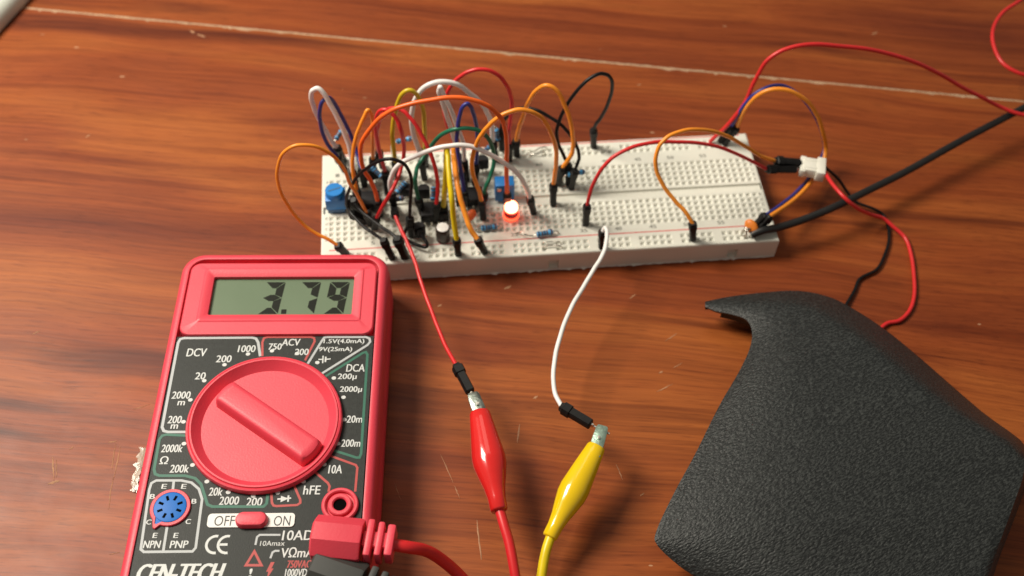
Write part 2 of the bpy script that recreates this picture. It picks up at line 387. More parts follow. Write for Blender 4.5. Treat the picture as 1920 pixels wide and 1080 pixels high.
# ================================================================== BREADBOARD
BH, BW, BD = 9.5, 165.1, 54.6
B0, BT = Vector((-67.474, 230.2, 0)), rad(7.0616)
bcos, bsin = math.cos(BT), math.sin(BT)
def bpt(u, v, z): return Vector((B0.x + u * bcos - v * bsin, B0.y + u * bsin + v * bcos, z))
BR = Matrix.Rotation(BT, 3, 'Z')
bb = thing('breadboard', 'white solderless breadboard with red rail stripes, carrying the circuit', 'breadboard', B0, BT)
PI_ = 2.54
mb = MB()
def rect(u0, v0, u1, v1, z=BH): mb.add([(u0, v0, z), (u1, v0, z), (u1, v1, z), (u0, v1, z)], [(0, 1, 2, 3)])
def cell(u, v):
    a = PI_ / 2; h = 0.60; k = 0.46; q = 0.98
    R = [[(u + sx * e, v + sy * e, z) for sx, sy in ((-1, -1), (1, -1), (1, 1), (-1, 1))] for e, z in ((a, BH), (q, BH), (h, BH - 0.35), (k, BH - 0.8))]
    vs = [p for l in R for p in l]; fs = []
    for i in range(3):
        for j in range(4): fs.append((i * 4 + j, i * 4 + (j + 1) % 4, i * 4 + 4 + (j + 1) % 4, i * 4 + 4 + j))
    mb.add(vs, fs, 0); mb.add(R[3], [(0, 1, 2, 3)], 1)
e = 0.7
def band(rows, cols):
    v0, v1 = rows[0] - PI_ / 2, rows[-1] + PI_ / 2
    for v in rows:
        for u in cols: cell(u, v)
    edges = [e] + [x for i, u in enumerate(cols) for x in ((u - PI_ / 2) if i == 0 or u - cols[i - 1] > PI_ * 1.2 else None, (u + PI_ / 2) if i == len(cols) - 1 or cols[i + 1] - u > PI_ * 1.2 else None) if x is not None] + [BW - e]
    for i in range(0, len(edges), 2): rect(edges[i], v0, edges[i + 1], v1)
    return v0, v1
rail = [8.5 + 15.24 * g + PI_ * k for g in range(10) for k in range(5)]
term = [3.85 + PI_ * k for k in range(63)]
r1 = band([2.35, 4.89], rail); r2 = band([12.4 + PI_ * k for k in range(5)], term); r3 = band([30.2 + PI_ * k for k in range(5)], term); r4 = band([48.3, 50.84], rail)
for v0, v1 in ((e, r1[0]), (r1[1], r2[0]), (r3[1], r4[0]), (r4[1], BD - e)): rect(e, v0, BW - e, v1)
G0, G1 = 24.7, 28.1
rect(e, r2[1], BW - e, G0); rect(e, G1, BW - e, r3[0])
mb.add([(e, G0, BH), (BW - e, G0, BH), (BW - e, G0 + .25, BH - 1.0), (e, G0 + .25, BH - 1.0), (BW - e, G1 - .25, BH - 1.0), (e, G1 - .25, BH - 1.0), (BW - e, G1, BH), (e, G1, BH)], [(0, 1, 2, 3), (3, 2, 4, 5), (5, 4, 6, 7)])
# sloped shoulder and walls; front wall with two dovetail notches
zs = BH - 0.7
ou = [(0, 0), (BW, 0), (BW, BD), (0, BD)]; inn = [(e, e), (BW - e, e), (BW - e, BD - e), (e, BD - e)]
for i in range(4):
    j = (i + 1) % 4; mid = 0.25
    pm = [((ou[k][0] * .7 + inn[k][0] * .3), (ou[k][1] * .7 + inn[k][1] * .3)) for k in (i, j)]
    mb.add([(*inn[i], BH), (*inn[j], BH), (*pm[1], BH - .2), (*pm[0], BH - .2), (*ou[j], zs), (*ou[i], zs)], [(0, 1, 2, 3), (3, 2, 4, 5)])
    if i != 0: mb.add([(*ou[i], zs), (*ou[j], zs), (*ou[j], 0.9), (*ou[i], 0.9)], [(0, 1, 2, 3)])
notches = [(81.0, 84.6), (146.8, 150.6), (15, 18.6)]
cuts = [0] + sorted(x for nt_ in notches for x in nt_) + [BW]
for i in range(len(cuts) - 1):
    u0, u1 = cuts[i], cuts[i + 1]
    if i % 2 == 0: mb.add([(u0, 0, zs), (u1, 0, zs), (u1, 0, 0.9), (u0, 0, 0.9)], [(0, 1, 2, 3)])
    else:
        zt = 5.6; k = 1.7
        mb.add([(u0, 0, zs), (u1, 0, zs), (u1, 0, zt), (u0, 0, zt), (u1, k, zt - .3), (u0, k, zt - .3), (u1, k, 0.9), (u0, k, 0.9), (u0, 0, 0.9), (u1, 0, 0.9)], [(0, 1, 2, 3), (3, 2, 4, 5), (5, 4, 6, 7), (3, 5, 7, 8), (2, 9, 6, 4)])
mb.build('body', [M['board'], M['hole']], bb, smooth=0)
mb = MB(); k = 160
top = []; bot = []
for i in range(k + 1):
    u = BW * i / k; j = random.choice((0, 0, 0.1, 0.25)) + (0.7 * random.random() if random.random() < .10 else 0)
    top.append((u, 0.15, 0.95)); bot.append((u, -j, 0.03))
mb.add(top + bot, [(i, i + 1, k + 2 + i, k + 1 + i) for i in range(k)])
mb.add([(0.2, 0.2, 0.95), (BW - .2, .2, .95), (BW - .2, BD - .2, .95), (.2, BD - .2, .95), (.2, .2, 0.03), (BW - .2, .2, 0.03), (BW - .2, BD - .2, 0.03), (.2, BD - .2, 0.03)], [(0, 1, 2, 3), (7, 6, 5, 4), (1, 5, 6, 2), (2, 6, 7, 3), (3, 7, 4, 0)])
mb.build('foam_backing', M['foam'], bb, smooth=0)
for v in (7.55, 53.55):
    mb = MB(); mb.box((BW / 2, v, BH + 0.02), (BW - 6, 0.5, 0.03)); mb.build('rail_stripe', M['stripe'], bb, smooth=0)
for v in (9.9, 43.6):
    for i in range(12):
        u = 145.5 - 12.7 * i; nn = str(55 - 5 * i) if 55 - 5 * i > 0 else '1'
        mb = MB()
        for k, dx in enumerate((-.09, 0, .09)): text_add(mb, nn, u + dx, v, BH + 0.02 + k * .005, 1.25 * len(nn), 1.6)
        o = mb.build('column_number', M['inkgrey'], bb, smooth=0)
for u in (163.1, 1.9):
    for i, ch in enumerate('abcdefghij'):
        mb = MB(); text_add(mb, ch, u, (12.4 if i < 5 else 30.2 - 5 * PI_) + PI_ * i, BH + 0.03, 0.9, 1.2); mb.build('row_letter', M['inkgrey'], bb, smooth=0)

# ================================================================== JUMPER WIRES
def solve(pts):
    """pts: Vectors (known), (px,py,z) or (px,py): unknown ones take their depth between the known neighbours."""
    P = []; K = []; Q = []
    for p in pts:
        if isinstance(p, Vector):
            P.append(p); K.append(True)
            v = p - Vector((0, 0, HCAM)); dd = -v.dot(back); Q.append((960 + FPX * v.dot(right) / dd, 540 - FPX * v.dot(up) / dd))
        elif len(p) == 3: P.append(at(*p)); K.append(True); Q.append((p[0], p[1]))
        else: P.append(None); K.append(False); Q.append(p)   # a 4th number shifts the depth
    i = 0
    while i < len(P):
        if K[i]: i += 1; continue
        j = i
        while not K[j]: j += 1
        seg = [i - 1] + list(range(i, j)) + [j]; ds = [0]
        for a_, b_ in zip(seg, seg[1:]): ds.append(ds[-1] + math.hypot(Q[a_][0] - Q[b_][0], Q[a_][1] - Q[b_][1]))
        y0, y1 = P[i - 1].y, P[j].y
        for q, s_ in zip(seg[1:-1], ds[1:-1]): P[q] = aty(*Q[q][:2], y0 + (y1 - y0) * s_ / ds[-1] + (Q[q][3] if len(Q[q]) == 4 else 0))
        i = j
    return P
def shell_geo(base, top, r=1.25, collar=True):
    mb = MB(); ax = top - base; Ln = ax.length; ax.normalize()
    a_ = Vector((bcos, bsin, 0)); a_ = (a_ - ax * a_.dot(ax))
    a_ = a_.normalized() if a_.length > .2 else ax.orthogonal().normalized(); b_ = ax.cross(a_)
    prof = [(0, r * .86), (.03, r), (.66, r), (.68, r * 1.24), (.90, r * 1.24), (.93, r * .95), (1, r * .8)] if collar else [(0, r * .86), (.03, r), (.95, r), (1, r * .84)]
    L = []
    for t, q in prof:
        c = .72
        L.append([base + ax * (t * Ln) + a_ * (x * q) + b_ * (y * q) for x, y in ((1, c * .6), (c, 1), (-c, 1), (-1, c * .6), (-1, -c * .6), (-c, -1), (c, -1), (1, -c * .6))])
    mb.loops(L); return mb
JG = 'jumper wires plugged into the breadboard'
ZT = 21.0
def jumper(label, col, pts, A=None, B=None, r=0.75, za=ZT, zb=ZT, group=JG, cat='jumper wire', name='jumper_wire', ra=1.2, rb=1.2):
    """A, B: ((base px), (top px)) of the moulded pin housings at the ends."""
    seq = list(pts); hs = []
    for hh, z, front, rr in ((A, za, True, ra), (B, zb, False, rb)):
        if hh is None: continue
        base = at(*hh[0], BH + 0.05) if len(hh[0]) == 2 else at(*hh[0]); tp = at(*hh[1], z) if len(hh[1]) == 2 else at(*hh[1])
        hs.append((base, tp, rr)); q = tp + (base - tp).normalized() * 0.6
        seq = [q] + seq if front else seq + [q]
    P = solve(seq)
    root_at = hs[0][0] if hs else P[0]
    t = thing(name, label, cat, root_at, 0, group)
    ph = [random.uniform(0, 6.28) for _ in range(6)]; SP = spline(P)
    for i in range(1, len(SP) - 1):
        k_ = .055 * min(1, i / 8, (len(SP) - 1 - i) / 8); SP[i] = SP[i] + Vector((math.sin(i * .31 + ph[0]) + .6 * math.sin(i * .83 + ph[1]), math.sin(i * .27 + ph[2]), math.sin(i * .36 + ph[3]) + .6 * math.sin(i * .71 + ph[4]))) * k_
    mb = MB(); mb.tube(SP, r, 10); mb.build('wire', M['w_' + col], t, off=root_at, smooth=80)
    for base, tp, rr in hs:
        h = shell_geo(base, tp, rr).build('housing', M['black'], t, off=root_at, smooth=20)
        ax = (base - tp).normalized(); mb = MB(); mb.box(base + ax * 0.5, (.6, .6, 1.6)); mb.build('pin', M['metal'], h, off=root_at, smooth=0)
    return t

jumper('thick white jumper looping out past the left back corner of the breadboard', 'white',
       [(624, 268), (612, 247), (599, 224), (589, 203), (583.5, 182), (587, 169), (595, 166), (606, 174), (619, 195), (632, 220), (645, 248), (655, 275), (659, 300)], A=((645, 301), (631, 275)), B=((668, 352), (661, 322)), r=.86)
jumper('dark blue jumper looping behind the tall white one at the left back corner', 'blue',
       [(623, 283), (611, 264), (602, 238), (599, 212), (605, 190, 0, 1), (613, 183, 0, 3), (622, 187, 0, 5), (634, 205, 0, 7), (646, 229, 0, 8), (657, 252, 0, 8), (666, 275, 0, 7), (670, 292, 0, 5)], A=((646, 318), (632, 292)), B=((684, 348), (677, 316)), r=.72)
jumper('orange jumper bulging far out over the left edge of the breadboard', 'orange',
       [(612, 447), (590, 436), (568, 420), (543, 390), (525, 355), (520, 320), (530, 289), (552, 274), (580, 272), (606, 281), (630, 297), (647, 320), (655, 343), (668, 362), (680, 385)], A=((650, 477), (632, 459)), B=((694, 420), (687, 398)), r=.62, za=17, zb=18)
jumper('upright orange jumper between the blue loop and the long deep orange arch', 'orange',
       [(699, 280), (699, 258), (699, 236), (697, 216), (690, 207), (682, 220), (673, 242), (665, 268), (661, 295), (662, 322)], A=((700, 325), (699, 297)), B=((674, 388), (668, 356)), r=.72)
jumper('long deep orange jumper arching from the left chip across to the lit lamp', 'deeporange',
       [(704, 360), (694, 338), (683, 319), (677, 297), (676, 280), (680, 264), (692, 245), (713, 221), (740, 205), (778, 193), (820, 185.5), (850, 183), (877, 185), (900, 192), (917, 200), (931, 212), (942, 226), (948, 245), (950, 270), (950, 300), (950, 330)], A=((712, 402), (708, 376)), B=((952, 395), (951, 362)), r=.8)
jumper('bright red jumper forming the highest arch behind the white loop', 'red',
       [(848, 258), (841, 240), (834, 215), (833, 195), (838, 176), (849, 156), (864, 143), (882, 133), (899, 130), (917, 132), (934, 141), (949, 159), (957, 177), (960, 195), (958, 218), (955, 245)], A=((858, 312), (853, 280)), B=((955, 300), (955, 268)), r=.72)
jumper('thick white jumper in a round arch over the middle of the tangle', 'white',
       [(787, 285), (779, 262), (772, 235), (773, 206), (783, 178), (802, 160), (829, 153), (857, 158), (884, 178), (903, 194), (914, 211), (921, 230), (923, 248)], A=((796, 335), (790, 300)), B=((930, 300), (924, 264)), r=.9)
jumper('second thick white jumper sloping down under the round white arch', 'white',
       [(854, 268), (847, 244), (836, 212), (828, 186), (823, 171), (825, 163), (829, 170), (835, 184), (845, 205), (853, 225), (861, 247), (868, 268), (870, 286)], A=((864, 318), (858, 290)), B=((875, 338), (870, 300)), r=.84)
jumper('olive yellow jumper standing up at the back between red and white wires', 'olive',
       [(739, 285), (736, 262), (737, 236), (741, 210), (748, 187), (757, 174), (767, 169), (777, 173), (787, 186), (793, 205), (796, 232), (797, 258)], A=((746, 330), (741, 303)), B=((798, 310), (797, 280)), r=.8)
jumper('red jumper from the back rail curling down to the left chip', 'red',
       [(716, 300), (711, 280), (706, 256), (704, 236), (707, 217), (715, 206), (724, 206), (735, 213), (745, 226), (752, 244), (757, 268, 0, 4), (757, 290, 0, 7), (752, 316, 0, 6), (743, 340, 0, 3), (732, 362), (719, 384)], A=((727, 362), (722, 320)), B=((702, 428), (706, 408)), r=.72, zb=17)
jumper('red jumper crossing in front of the round white arch on its left', 'red',
       [(707, 262), (709, 236), (716, 216), (730, 204), (745, 203), (757, 209), (768, 219), (779, 233), (790, 253), (800, 271), (810, 295), (817, 320), (821, 345), (820, 365)], A=((717, 312), (710, 284)), B=((818, 415), (818, 382)), r=.72)
jumper('white jumper in a low wide arch across the front of the tangle', 'white',
       [(731, 345), (735, 327), (746, 311), (764, 299), (790, 288), (820, 278), (843, 273), (865, 272), (888, 276), (910, 285), (932, 297), (951, 309), (967, 322), (980, 338), (989, 356)], A=((742, 400), (734, 362)), B=((1001, 399), (993, 370)), r=.84)
jumper('dark blue jumper in a narrow upright loop in the middle of the tangle', 'blue',
       [(868, 340), (864, 318), (860, 294), (857, 268), (858, 240), (863, 212), (869, 199), (876, 195), (882, 199), (888, 213), (893, 234), (895, 256), (895, 280)], A=((874, 388), (870, 358)), B=((890, 345), (893, 306)), r=.72)
jumper('dark green jumper arched behind the low white arch', 'green',
       [(780, 352), (779, 332), (783, 312, 0, 5), (794, 296, 0, 8), (808, 274, 0, 10), (820, 259, 0, 10), (834, 249, 0, 9), (851, 243, 0, 8), (870, 240, 0, 8), (888, 242, 0, 8), (903, 248, 0, 8), (916, 260, 0, 8), (924, 278, 0, 8), (926, 303, 0, 6), (920, 328, 0, 3), (912, 349)], A=((792, 400), (784, 372)), B=((904, 392), (908, 362)), r=.75)
jumper('thin black jumper arching over the blue trimmer side of the board', 'black',
       [(651, 388), (650, 372), (655, 355), (663, 341), (674, 327), (689, 314), (709, 303), (730, 298), (746, 301), (758, 308), (766, 319), (771, 336), (771, 360), (769, 384)], A=((690, 416), (656, 400)), B=((772, 442), (768, 408)), r=.6, za=15)
jumper('thin black jumper hugging the board, its front rail plug nearest the red meter', 'black',
       [(652, 380), (656, 396), (668, 411), (684, 426), (700, 438)], A=((672, 398), (652, 370)), B=((736, 484), (718, 449)), r=.6)
jumper('thin black jumper running down to the front rail, its plug touching the red test wire', 'black',
       [(668, 386), (682, 400), (700, 414), (718, 427), (734, 438)], A=((688, 402), (662, 374)), B=((760, 482), (744, 446)), r=.6, rb=1.45)
jumper('thin black jumper lying in a flat loop beside the small transistor', 'black',
       [(762, 430, 15), (757, 443, 13), (770, 454, 12), (787, 461, 12), (799, 463, 12), (801, 457, 13), (795, 447, 14)], A=((777, 438), (767, 418)), B=((781, 428), (790, 440)), r=.6, za=18, zb=15)
jumper('bright yellow jumper hanging straight down in front of the tangle', 'yellow',
       [(833, 366), (835, 345, 0, 2), (836, 315, 0, 5), (837, 292, 0, 8), (838, 279, 0, 9), (839, 290, 0, 8), (841, 315, 0, 5), (844, 345, 0, 2), (847, 375), (850, 405), (853, 428)], A=((830, 408), (832, 386)), B=((859, 476), (856, 448)), r=.95, za=17)
jumper('orange jumper hanging down just right of the bright yellow one', 'orange',
       [(859, 300, 0, 3), (854, 284, 0, 6), (851, 277, 0, 7), (851, 290, 0, 7), (853, 312, 0, 4), (856, 338, 0, 1), (861, 362), (867, 385), (873, 405), (880, 424), (887, 437)], A=((872, 352), (866, 322)), B=((909, 472), (895, 448)), r=.95)
jumper('orange jumper arching from mid board to the black plug near the middle', 'orange',
       [(899, 360), (893, 343), (886, 322), (885, 300), (892, 275), (900, 257), (910, 243), (924, 229), (941, 216), (960, 208.5), (980, 206), (1000, 211), (1016, 222), (1029, 240), (1038, 262), (1043, 284), (1043, 308), (1040, 328)], A=((906, 410), (903, 376)), B=((1037, 383), (1038, 344)), r=.8)
jumper('orange jumper with the tall narrow arch at the back rail', 'orange',
       [(972, 245), (978, 227), (990, 194), (1006, 170), (1024, 160), (1043, 169), (1058, 195), (1068, 222), (1073, 248), (1075, 272), (1072, 288), (1064, 301)], A=((969, 291), (968, 263)), B=((1046, 345), (1055, 313)), r=.8)
jumper('thin black jumper in the highest loop at the back right', 'black',
       [(1118, 232), (1126, 221), (1138, 199), (1147, 172), (1147, 152), (1139, 141), (1125, 138), (1103, 149), (1082, 170), (1065, 194), (1051, 220), (1044, 245), (1047, 270), (1057, 292)], A=((1113, 275), (1113, 242)), B=((1066, 345), (1066, 308)), r=.68)
jumper('thin black jumper running just under the orange arch to the right', 'black',
       [(944, 228), (953, 216), (966, 206), (983, 202), (1004, 206), (1028, 218), (1049, 231), (1068, 252), (1081, 273), (1086, 292), (1083, 306)], A=((941, 280), (938, 244)), B=((1071, 352), (1078, 318)), r=.65)
# right half of the board
jumper('red jumper arching low over the empty half toward the white connector', 'red',
       [(1106, 364), (1115, 339), (1133, 311), (1158, 289), (1191, 274), (1232, 267), (1274, 266), (1316, 269), (1358, 279), (1399, 297), (1422, 309)], A=((1098, 420), (1101, 384)), B=((1492, 317.5, 15), (1436, 317, 17)), r=.68, rb=1.4)
jumper('orange jumper swinging over the empty half toward the white connector', 'orange',
       [(1285, 397), (1266, 377), (1245, 350), (1232, 322), (1229, 298), (1236, 274), (1252, 257), (1279, 246), (1308, 242.5), (1340, 247), (1372, 260), (1405, 279), (1428, 293)], A=((1299, 448), (1299, 418)), B=((1500, 306, 15.5), (1452, 302, 18)), r=.72, rb=1.4)
OP = [(1397, 205), (1421, 179), (1450, 167.5), (1481, 170), (1512, 189), (1533, 219), (1544, 252), (1548, 280, 12.0), (1541, 312, 9.0), (1525, 336, 9.0), (1504, 360, 11.0), (1476, 384)]
jumper('orange jumper circling off the right end of the board behind the connector', 'orange', OP, A=((1357, 270), (1383, 237)), B=((1416, 436), (1445, 404)), r=.82, za=19, zb=17)
BP = []
for p, (dx, dy, dz) in zip(solve([at(1383, 237, 19)] + OP + [at(1445, 404, 17)])[1:-1], ((-8, 1, -.6), (-9, 0, -1), (-10, -4, -1.4), (-12, -9, -1.8), (-9, -6, -2.2), (-4, -1, -2.4), (-2, 0, -2.4), (-2, 0, -2.2), (-8, -1, -1.5), (-11, 1, -1), (-11, 1, -.3), (-9, -2, 0))):
    v = p - Vector((0, 0, HCAM)); dd = -v.dot(back); BP.append((960 + FPX * v.dot(right) / dd + dx, 540 - FPX * v.dot(up) / dd + dy, p.z + dz))
jumper('dark blue jumper paired along the orange circle at the right end', 'blue', BP, A=((1350, 266), (1373, 236)), B=((1410, 430), (1437, 402)), r=.7, za=19, zb=17)
# bare staples
for k, (p, lab) in enumerate(((((986, 291), (993, 286), (1003, 283), (1013, 277), (1024, 276), (1027, 281)), 'bare silver staple link at the back edge, behind the other one'),
             (((990, 295), (998, 289), (1006, 290), (1013, 287), (1021, 285.5), (1022, 290)), 'bare silver staple link at the back rail, nearer the front'),
             (((1016, 458), (1021, 454.5), (1035, 453), (1048, 453.5), (1053, 457)), 'thin bare staple link on the front rail, upper of the pair'),
             (((1016, 466), (1022, 462), (1036, 460), (1050, 461.5), (1056, 466)), 'thin bare staple link on the front rail, lower of the pair'))):
    zz = [BH - .3] + [BH + 1.2 - .2 * abs(i - 2) for i in range(len(p) - 2)] + [BH - .3]
    P = [at(x, y, z) for (x, y), z in zip(p, zz)]
    t = thing('staple_link', lab, 'wire link', P[0], 0, 'bare wire staples on the rails')
    mb = MB(); mb.tube(spline(P, 5), .26, 8); mb.build('bare_wire', M['metal'], t, off=P[0], smooth=80)

# ================================================================== COMPONENTS ON THE BOARD
RG = 'small blue resistors on the breadboard'
def resistor(p0, p1, z0, z1, label, leads=None, r=1.05, body=None):
    a_, b_ = at(*p0, z0), at(*p1, z1); ax = b_ - a_; Ln = ax.length; t = thing('resistor', label, 'resistor', a_, 0, RG); ax = ax.normalized()
    mb = MB(); mb.lathe([(0.01, 0), (r * .75, .1), (r, .5), (r, Ln * .2), (r * .82, Ln * .26), (r * .82, Ln * .74), (r, Ln * .8), (r, Ln - .5), (r * .75, Ln - .1), (0.01, Ln)], a_, ax, 16)
    bd = mb.build('body', body or M['resist'], t, off=a_, smooth=40)
    for f, mt in ((.12, 'bandd'), (.34, 'band'), (.48, 'bandd'), (.62, 'band'), (.88, 'band')):
        rr = r * 1.03 if f < .2 or f > .8 else r * .86
        mb = MB(); mb.lathe([(rr * .9, Ln * f - .28), (rr, Ln * f - .25), (rr, Ln * f + .25), (rr * .9, Ln * f + .28)], a_, ax, 16); mb.build('colour_band', M[mt], t, off=a_)
    for e_, dr, k in ((a_, -ax, 0), (b_, ax, 1)):
        if leads and leads[k]: P = [e_] + [at(*q) for q in leads[k]]
        else: P = [e_, e_ + dr * 1.2, e_ + dr * 1.9 + Vector((0, 0, -.6)), Vector((e_.x + dr.x * 2.1, e_.y + dr.y * 2.1, BH - .3))]
        mb = MB(); mb.tube(spline(P, 4), .28, 8); mb.build('lead', M['metal'], t, off=a_, smooth=80)
    return t
resistor((629, 262), (642, 243), 20, 22, 'small blue resistor seen between the strands of the white loop')
resistor((697, 314), (719, 334), 19, 17, 'blue resistor slanting above the left chip under the black arch')
resistor((743, 266), (772, 259), 17, 18, 'blue resistor behind the yellow loop at the back rail')
resistor((761, 341), (741, 364), 19, 16, 'blue resistor tilted beside the low white arch, left end')
resistor((729, 377), (757, 371), 16, 16, 'blue resistor lying just above where the red test wire starts', body=M['trimb'])
resistor((812, 376), (813, 350), 14, 18, 'pale blue resistor standing behind a red wire')
resistor((934, 264), (930, 242), 17, 23, 'blue resistor standing upright near the back by the red arch')
resistor((905, 286), (922, 272), 15, 19, 'blue resistor leaning near the green wire')
resistor((902, 428), (932, 424), 10.8, 10.8, 'blue banded resistor lying flat left of the lamp, near the front')
resistor((1006, 440), (1037, 434), 11, 11.2, 'blue resistor with a long bent lead lying right of the lamp', leads=([(998, 442, 10.5), (985, 440, 11.5), (976, 436, 11.2), (967, 437, 9.3)], None))
resistor((1064, 327), (1096, 322), 18, 17, 'blue resistor held up at the black plugs near the middle', leads=([(1060, 329, 18), (1057, 332, 17), (1055, 345, 9.3)], [(1098, 322, 16.5), (1099, 326, 14), (1099, 331, 9.3)]))

def dip(p, wu, wv, h, label, pins=4):
    c = at(*p, BH); t = thing('chip', label, 'chip', c, BT, 'black chips on the breadboard'); mb = MB()
    mb.box((0, 0, 1.0 + h / 2), (wu, wv, h), bev=.35); bd = mb.build('package', M['chip'], t)
    mb = MB(); mb.lathe([(.01, 0), (.6, 0), (.6, .02), (.01, .03)], (-wu / 2 + 1.3, -wv / 2 + 1.5, 1.0 + h)); mb.build('notch_dot', M['greyrub'], t)
    for k in range(pins):
        for s_ in (-1, 1):
            mb = MB(); u = (k - (pins - 1) / 2) * PI_
            mb.box((u, s_ * (wv / 2 + .35), 1.9), (.9, .9, .25)); mb.box((u, s_ * (wv / 2 + .7), .8), (.6, .25, 2.4)); mb.build('leg', M['metal'], t, smooth=0)
dip((688, 386), 10.0, 6.6, 3.6, 'black chip straddling the groove at the left, behind the red meter')
dip((880, 378), 10.0, 6.6, 3.6, 'black chip straddling the groove between yellow wire and lamp')
dip((815, 408), 10.0, 6.4, 4.2, 'black chip behind the silver topped capacitor')

def to92(p, label, h=4.6, rz=0.0, z0=3.0):
    c = at(*p, BH); t = thing('transistor', label, 'transistor', c, BT + rz, 'black transistors on the breadboard')
    o_ = [(2.3 * math.cos(rad(q)), 2.3 * math.sin(rad(q))) for q in range(-25, 206, 15)]
    mb = MB(); L = [[(x * k, y * k, z) for x, y in o_] for k, z in ((.92, z0), (1, z0 + .25), (1, z0 + h - .3), (.92, z0 + h))]; mb.loops(L); mb.build('package', M['chip'], t)
    for k in (-1, 0, 1):
        mb = MB(); mb.box((k * 1.27, .5, z0 / 2), (.45, .45, z0 + .4)); mb.build('lead', M['metal'], t, smooth=0)
to92((796, 380), 'black transistor between the green and red wires', 5.0)
to92((787, 446), 'small black transistor nearest the front rail, inside the black loop', 4.6, .4, 2.0)
to92((762, 378), 'black transistor behind the tilted blue resistor', 5.0, -.5)
to92((700, 345), 'black transistor behind the left chip, under the black arch', 5.0, .3)
to92((905, 325), 'black transistor at the back beside the green wire', 5.0, .1)

c = at(831, 449, BH); t = thing('capacitor', 'round capacitor with bright silver top and dark sleeve', 'capacitor', c)
mb = MB(); mb.lathe([(2.3, 0.2), (2.5, .5), (2.5, .9), (2.35, 1.2), (2.5, 1.5), (2.5, 6.3), (2.35, 6.7), (2.15, 6.75)], n=28); sl = mb.build('sleeve', M['can'], t, smooth=50)
mb = MB(); mb.lathe([(2.2, 6.5), (2.15, 6.85), (1.9, 6.98), (.01, 6.98)], n=28); mb.build('silver_top', M['alu'], t, smooth=50)
mb = MB(); mb.box((-2.42, .3, 3.6), (.12, 1.5, 4.2)); mb.build('polarity_stripe', M['cermic'], t, smooth=0)

c = at(958, 407, BH); t = thing('led_lamp', 'small red indicator lamp glowing nearly white on the breadboard', 'led', c)
mb = MB(); mb.lathe([(2.9, 0.9), (2.95, 1.0), (2.95, 1.9), (2.5, 2.0), (2.5, 5.6)] + [(2.5 * math.cos(rad(q)), 5.6 + 2.5 * math.sin(rad(q))) for q in range(10, 90, 10)] + [(.01, 8.1)], n=32); mb.build('lens', M['led'], t, smooth=50)
mb = MB(); mb.lathe([(.01, 3.6), (1.5, 3.9), (1.9, 4.7), (2.0, 5.6)] + [(2.0 * math.cos(rad(q)), 5.6 + 2.0 * math.sin(rad(q))) for q in range(15, 90, 15)] + [(.01, 7.6)], n=24); mb.build('glowing_core', M['ledcore'], t, smooth=60)
for k in (-1, 1):
    mb = MB(); mb.box((k * 1.27, 0, .4), (.5, .5, 1.4)); mb.build('lead', M['metal'], t, smooth=0)

mb = MB(); mb.lathe([(2.56, 1.95), (2.62, 2.1), (2.62, 4.2), (2.54, 4.35)], n=32); mb.build('red_skirt', M['w_leadred'], t, smooth=50)
# left trimmer (round knob on a block)
c = at(632, 388, BH); t = thing('trimmer', 'bright blue trimmer with round knob at the left end of the board', 'trimmer', c, BT)
mb = MB(); mb.box((0, 0, .9), (6.4, 6.2, 1.8), bev=.2); mb.build('base', M['trimb'], t)
mb = MB(); mb.box((0, 0.1, 4.4), (7.2, 6.6, 5.2), bev=.4); bd = mb.build('block', M['trim'], t)
mb = MB(); mb.lathe([(3.35, 6.9), (3.35, 9.2), (3.1, 9.6), (.01, 9.6)], n=32); kn = mb.build('knob', M['trim'], t, smooth=40)
mb = MB(); mb.box((0, 0, 9.64), (4.6, .6, .12), Matrix.Rotation(.35, 3, 'Z')); mb.build('slot', M['trimb'], kn, smooth=0)
# square blue trimmer in the middle
c = at(946, 374, BH); t = thing('trimmer', 'square blue trimmer behind the glowing red lamp', 'trimmer', c, BT)
mb = MB(); mb.box((0, 1.5, 4.4), (7.0, 5.0, 8.4), bev=.35); bd = mb.build('block', M['trim'], t)
mb = MB(); mb.lathe([(.9, 0), (.9, .5), (.7, .7), (.01, .7)], (-2.2, -.9, 6.8), (0, -1, 0), 16); mb.build('screw', M['metal'], t)
for k in (-1, 0, 1):
    mb = MB(); mb.box((k * PI_, 1.5, .2), (.5, .5, 1.2)); mb.build('lead', M['metal'], t, smooth=0)

def disc(p, z, tilt, rx, ry, label, mat, leadpx):
    c = at(*p, z); base = at(*p, z); t = thing('ceramic_capacitor', label, 'capacitor', c, 0, 'orange ceramic disc capacitors')
    ax = Matrix.Rotation(tilt[1], 3, 'Z') @ Vector((0, -math.cos(tilt[0]), math.sin(tilt[0])))
    mb = MB(); mb.lathe([(.01, -1.05), (.5, -1.0), (.85, -.6), (1, 0), (.85, .6), (.5, 1.0), (.01, 1.05)], c, ax, 24, sx=rx, sy=ry)
    mb.build('disc', mat, t, off=c, smooth=60)
    for L in leadpx:
        P = [c + (at(*L[0]) - c) * .3] + [at(*q) for q in L]; mb = MB(); mb.tube(spline(P, 4), .32, 8); mb.build('lead', M['metal'], t, off=c, smooth=80)
disc((1409, 425), 13.2, (.6, -.5), 2.2, 3.0, 'orange ceramic disc capacitor at the right end, beside the black cable', M['cermic'], [[(1402, 432, 13), (1396, 431, 12.6), (1391, 436, 11), (1390, 442, 9.3)], [(1404, 429, 13.6), (1397, 427, 13.4), (1400, 437, 11.5), (1395, 446, 9.3)], [(1410, 436, 11), (1411, 442, 9.3)]])
disc((882, 404), 15, (.9, .2), 2.6, 1.7, 'red orange ceramic disc capacitor touching the hanging orange wire', M['cermic2'], [[(886, 412, 12), (887, 420, 9.3)], [(876, 412, 12), (875, 421, 9.3)]])

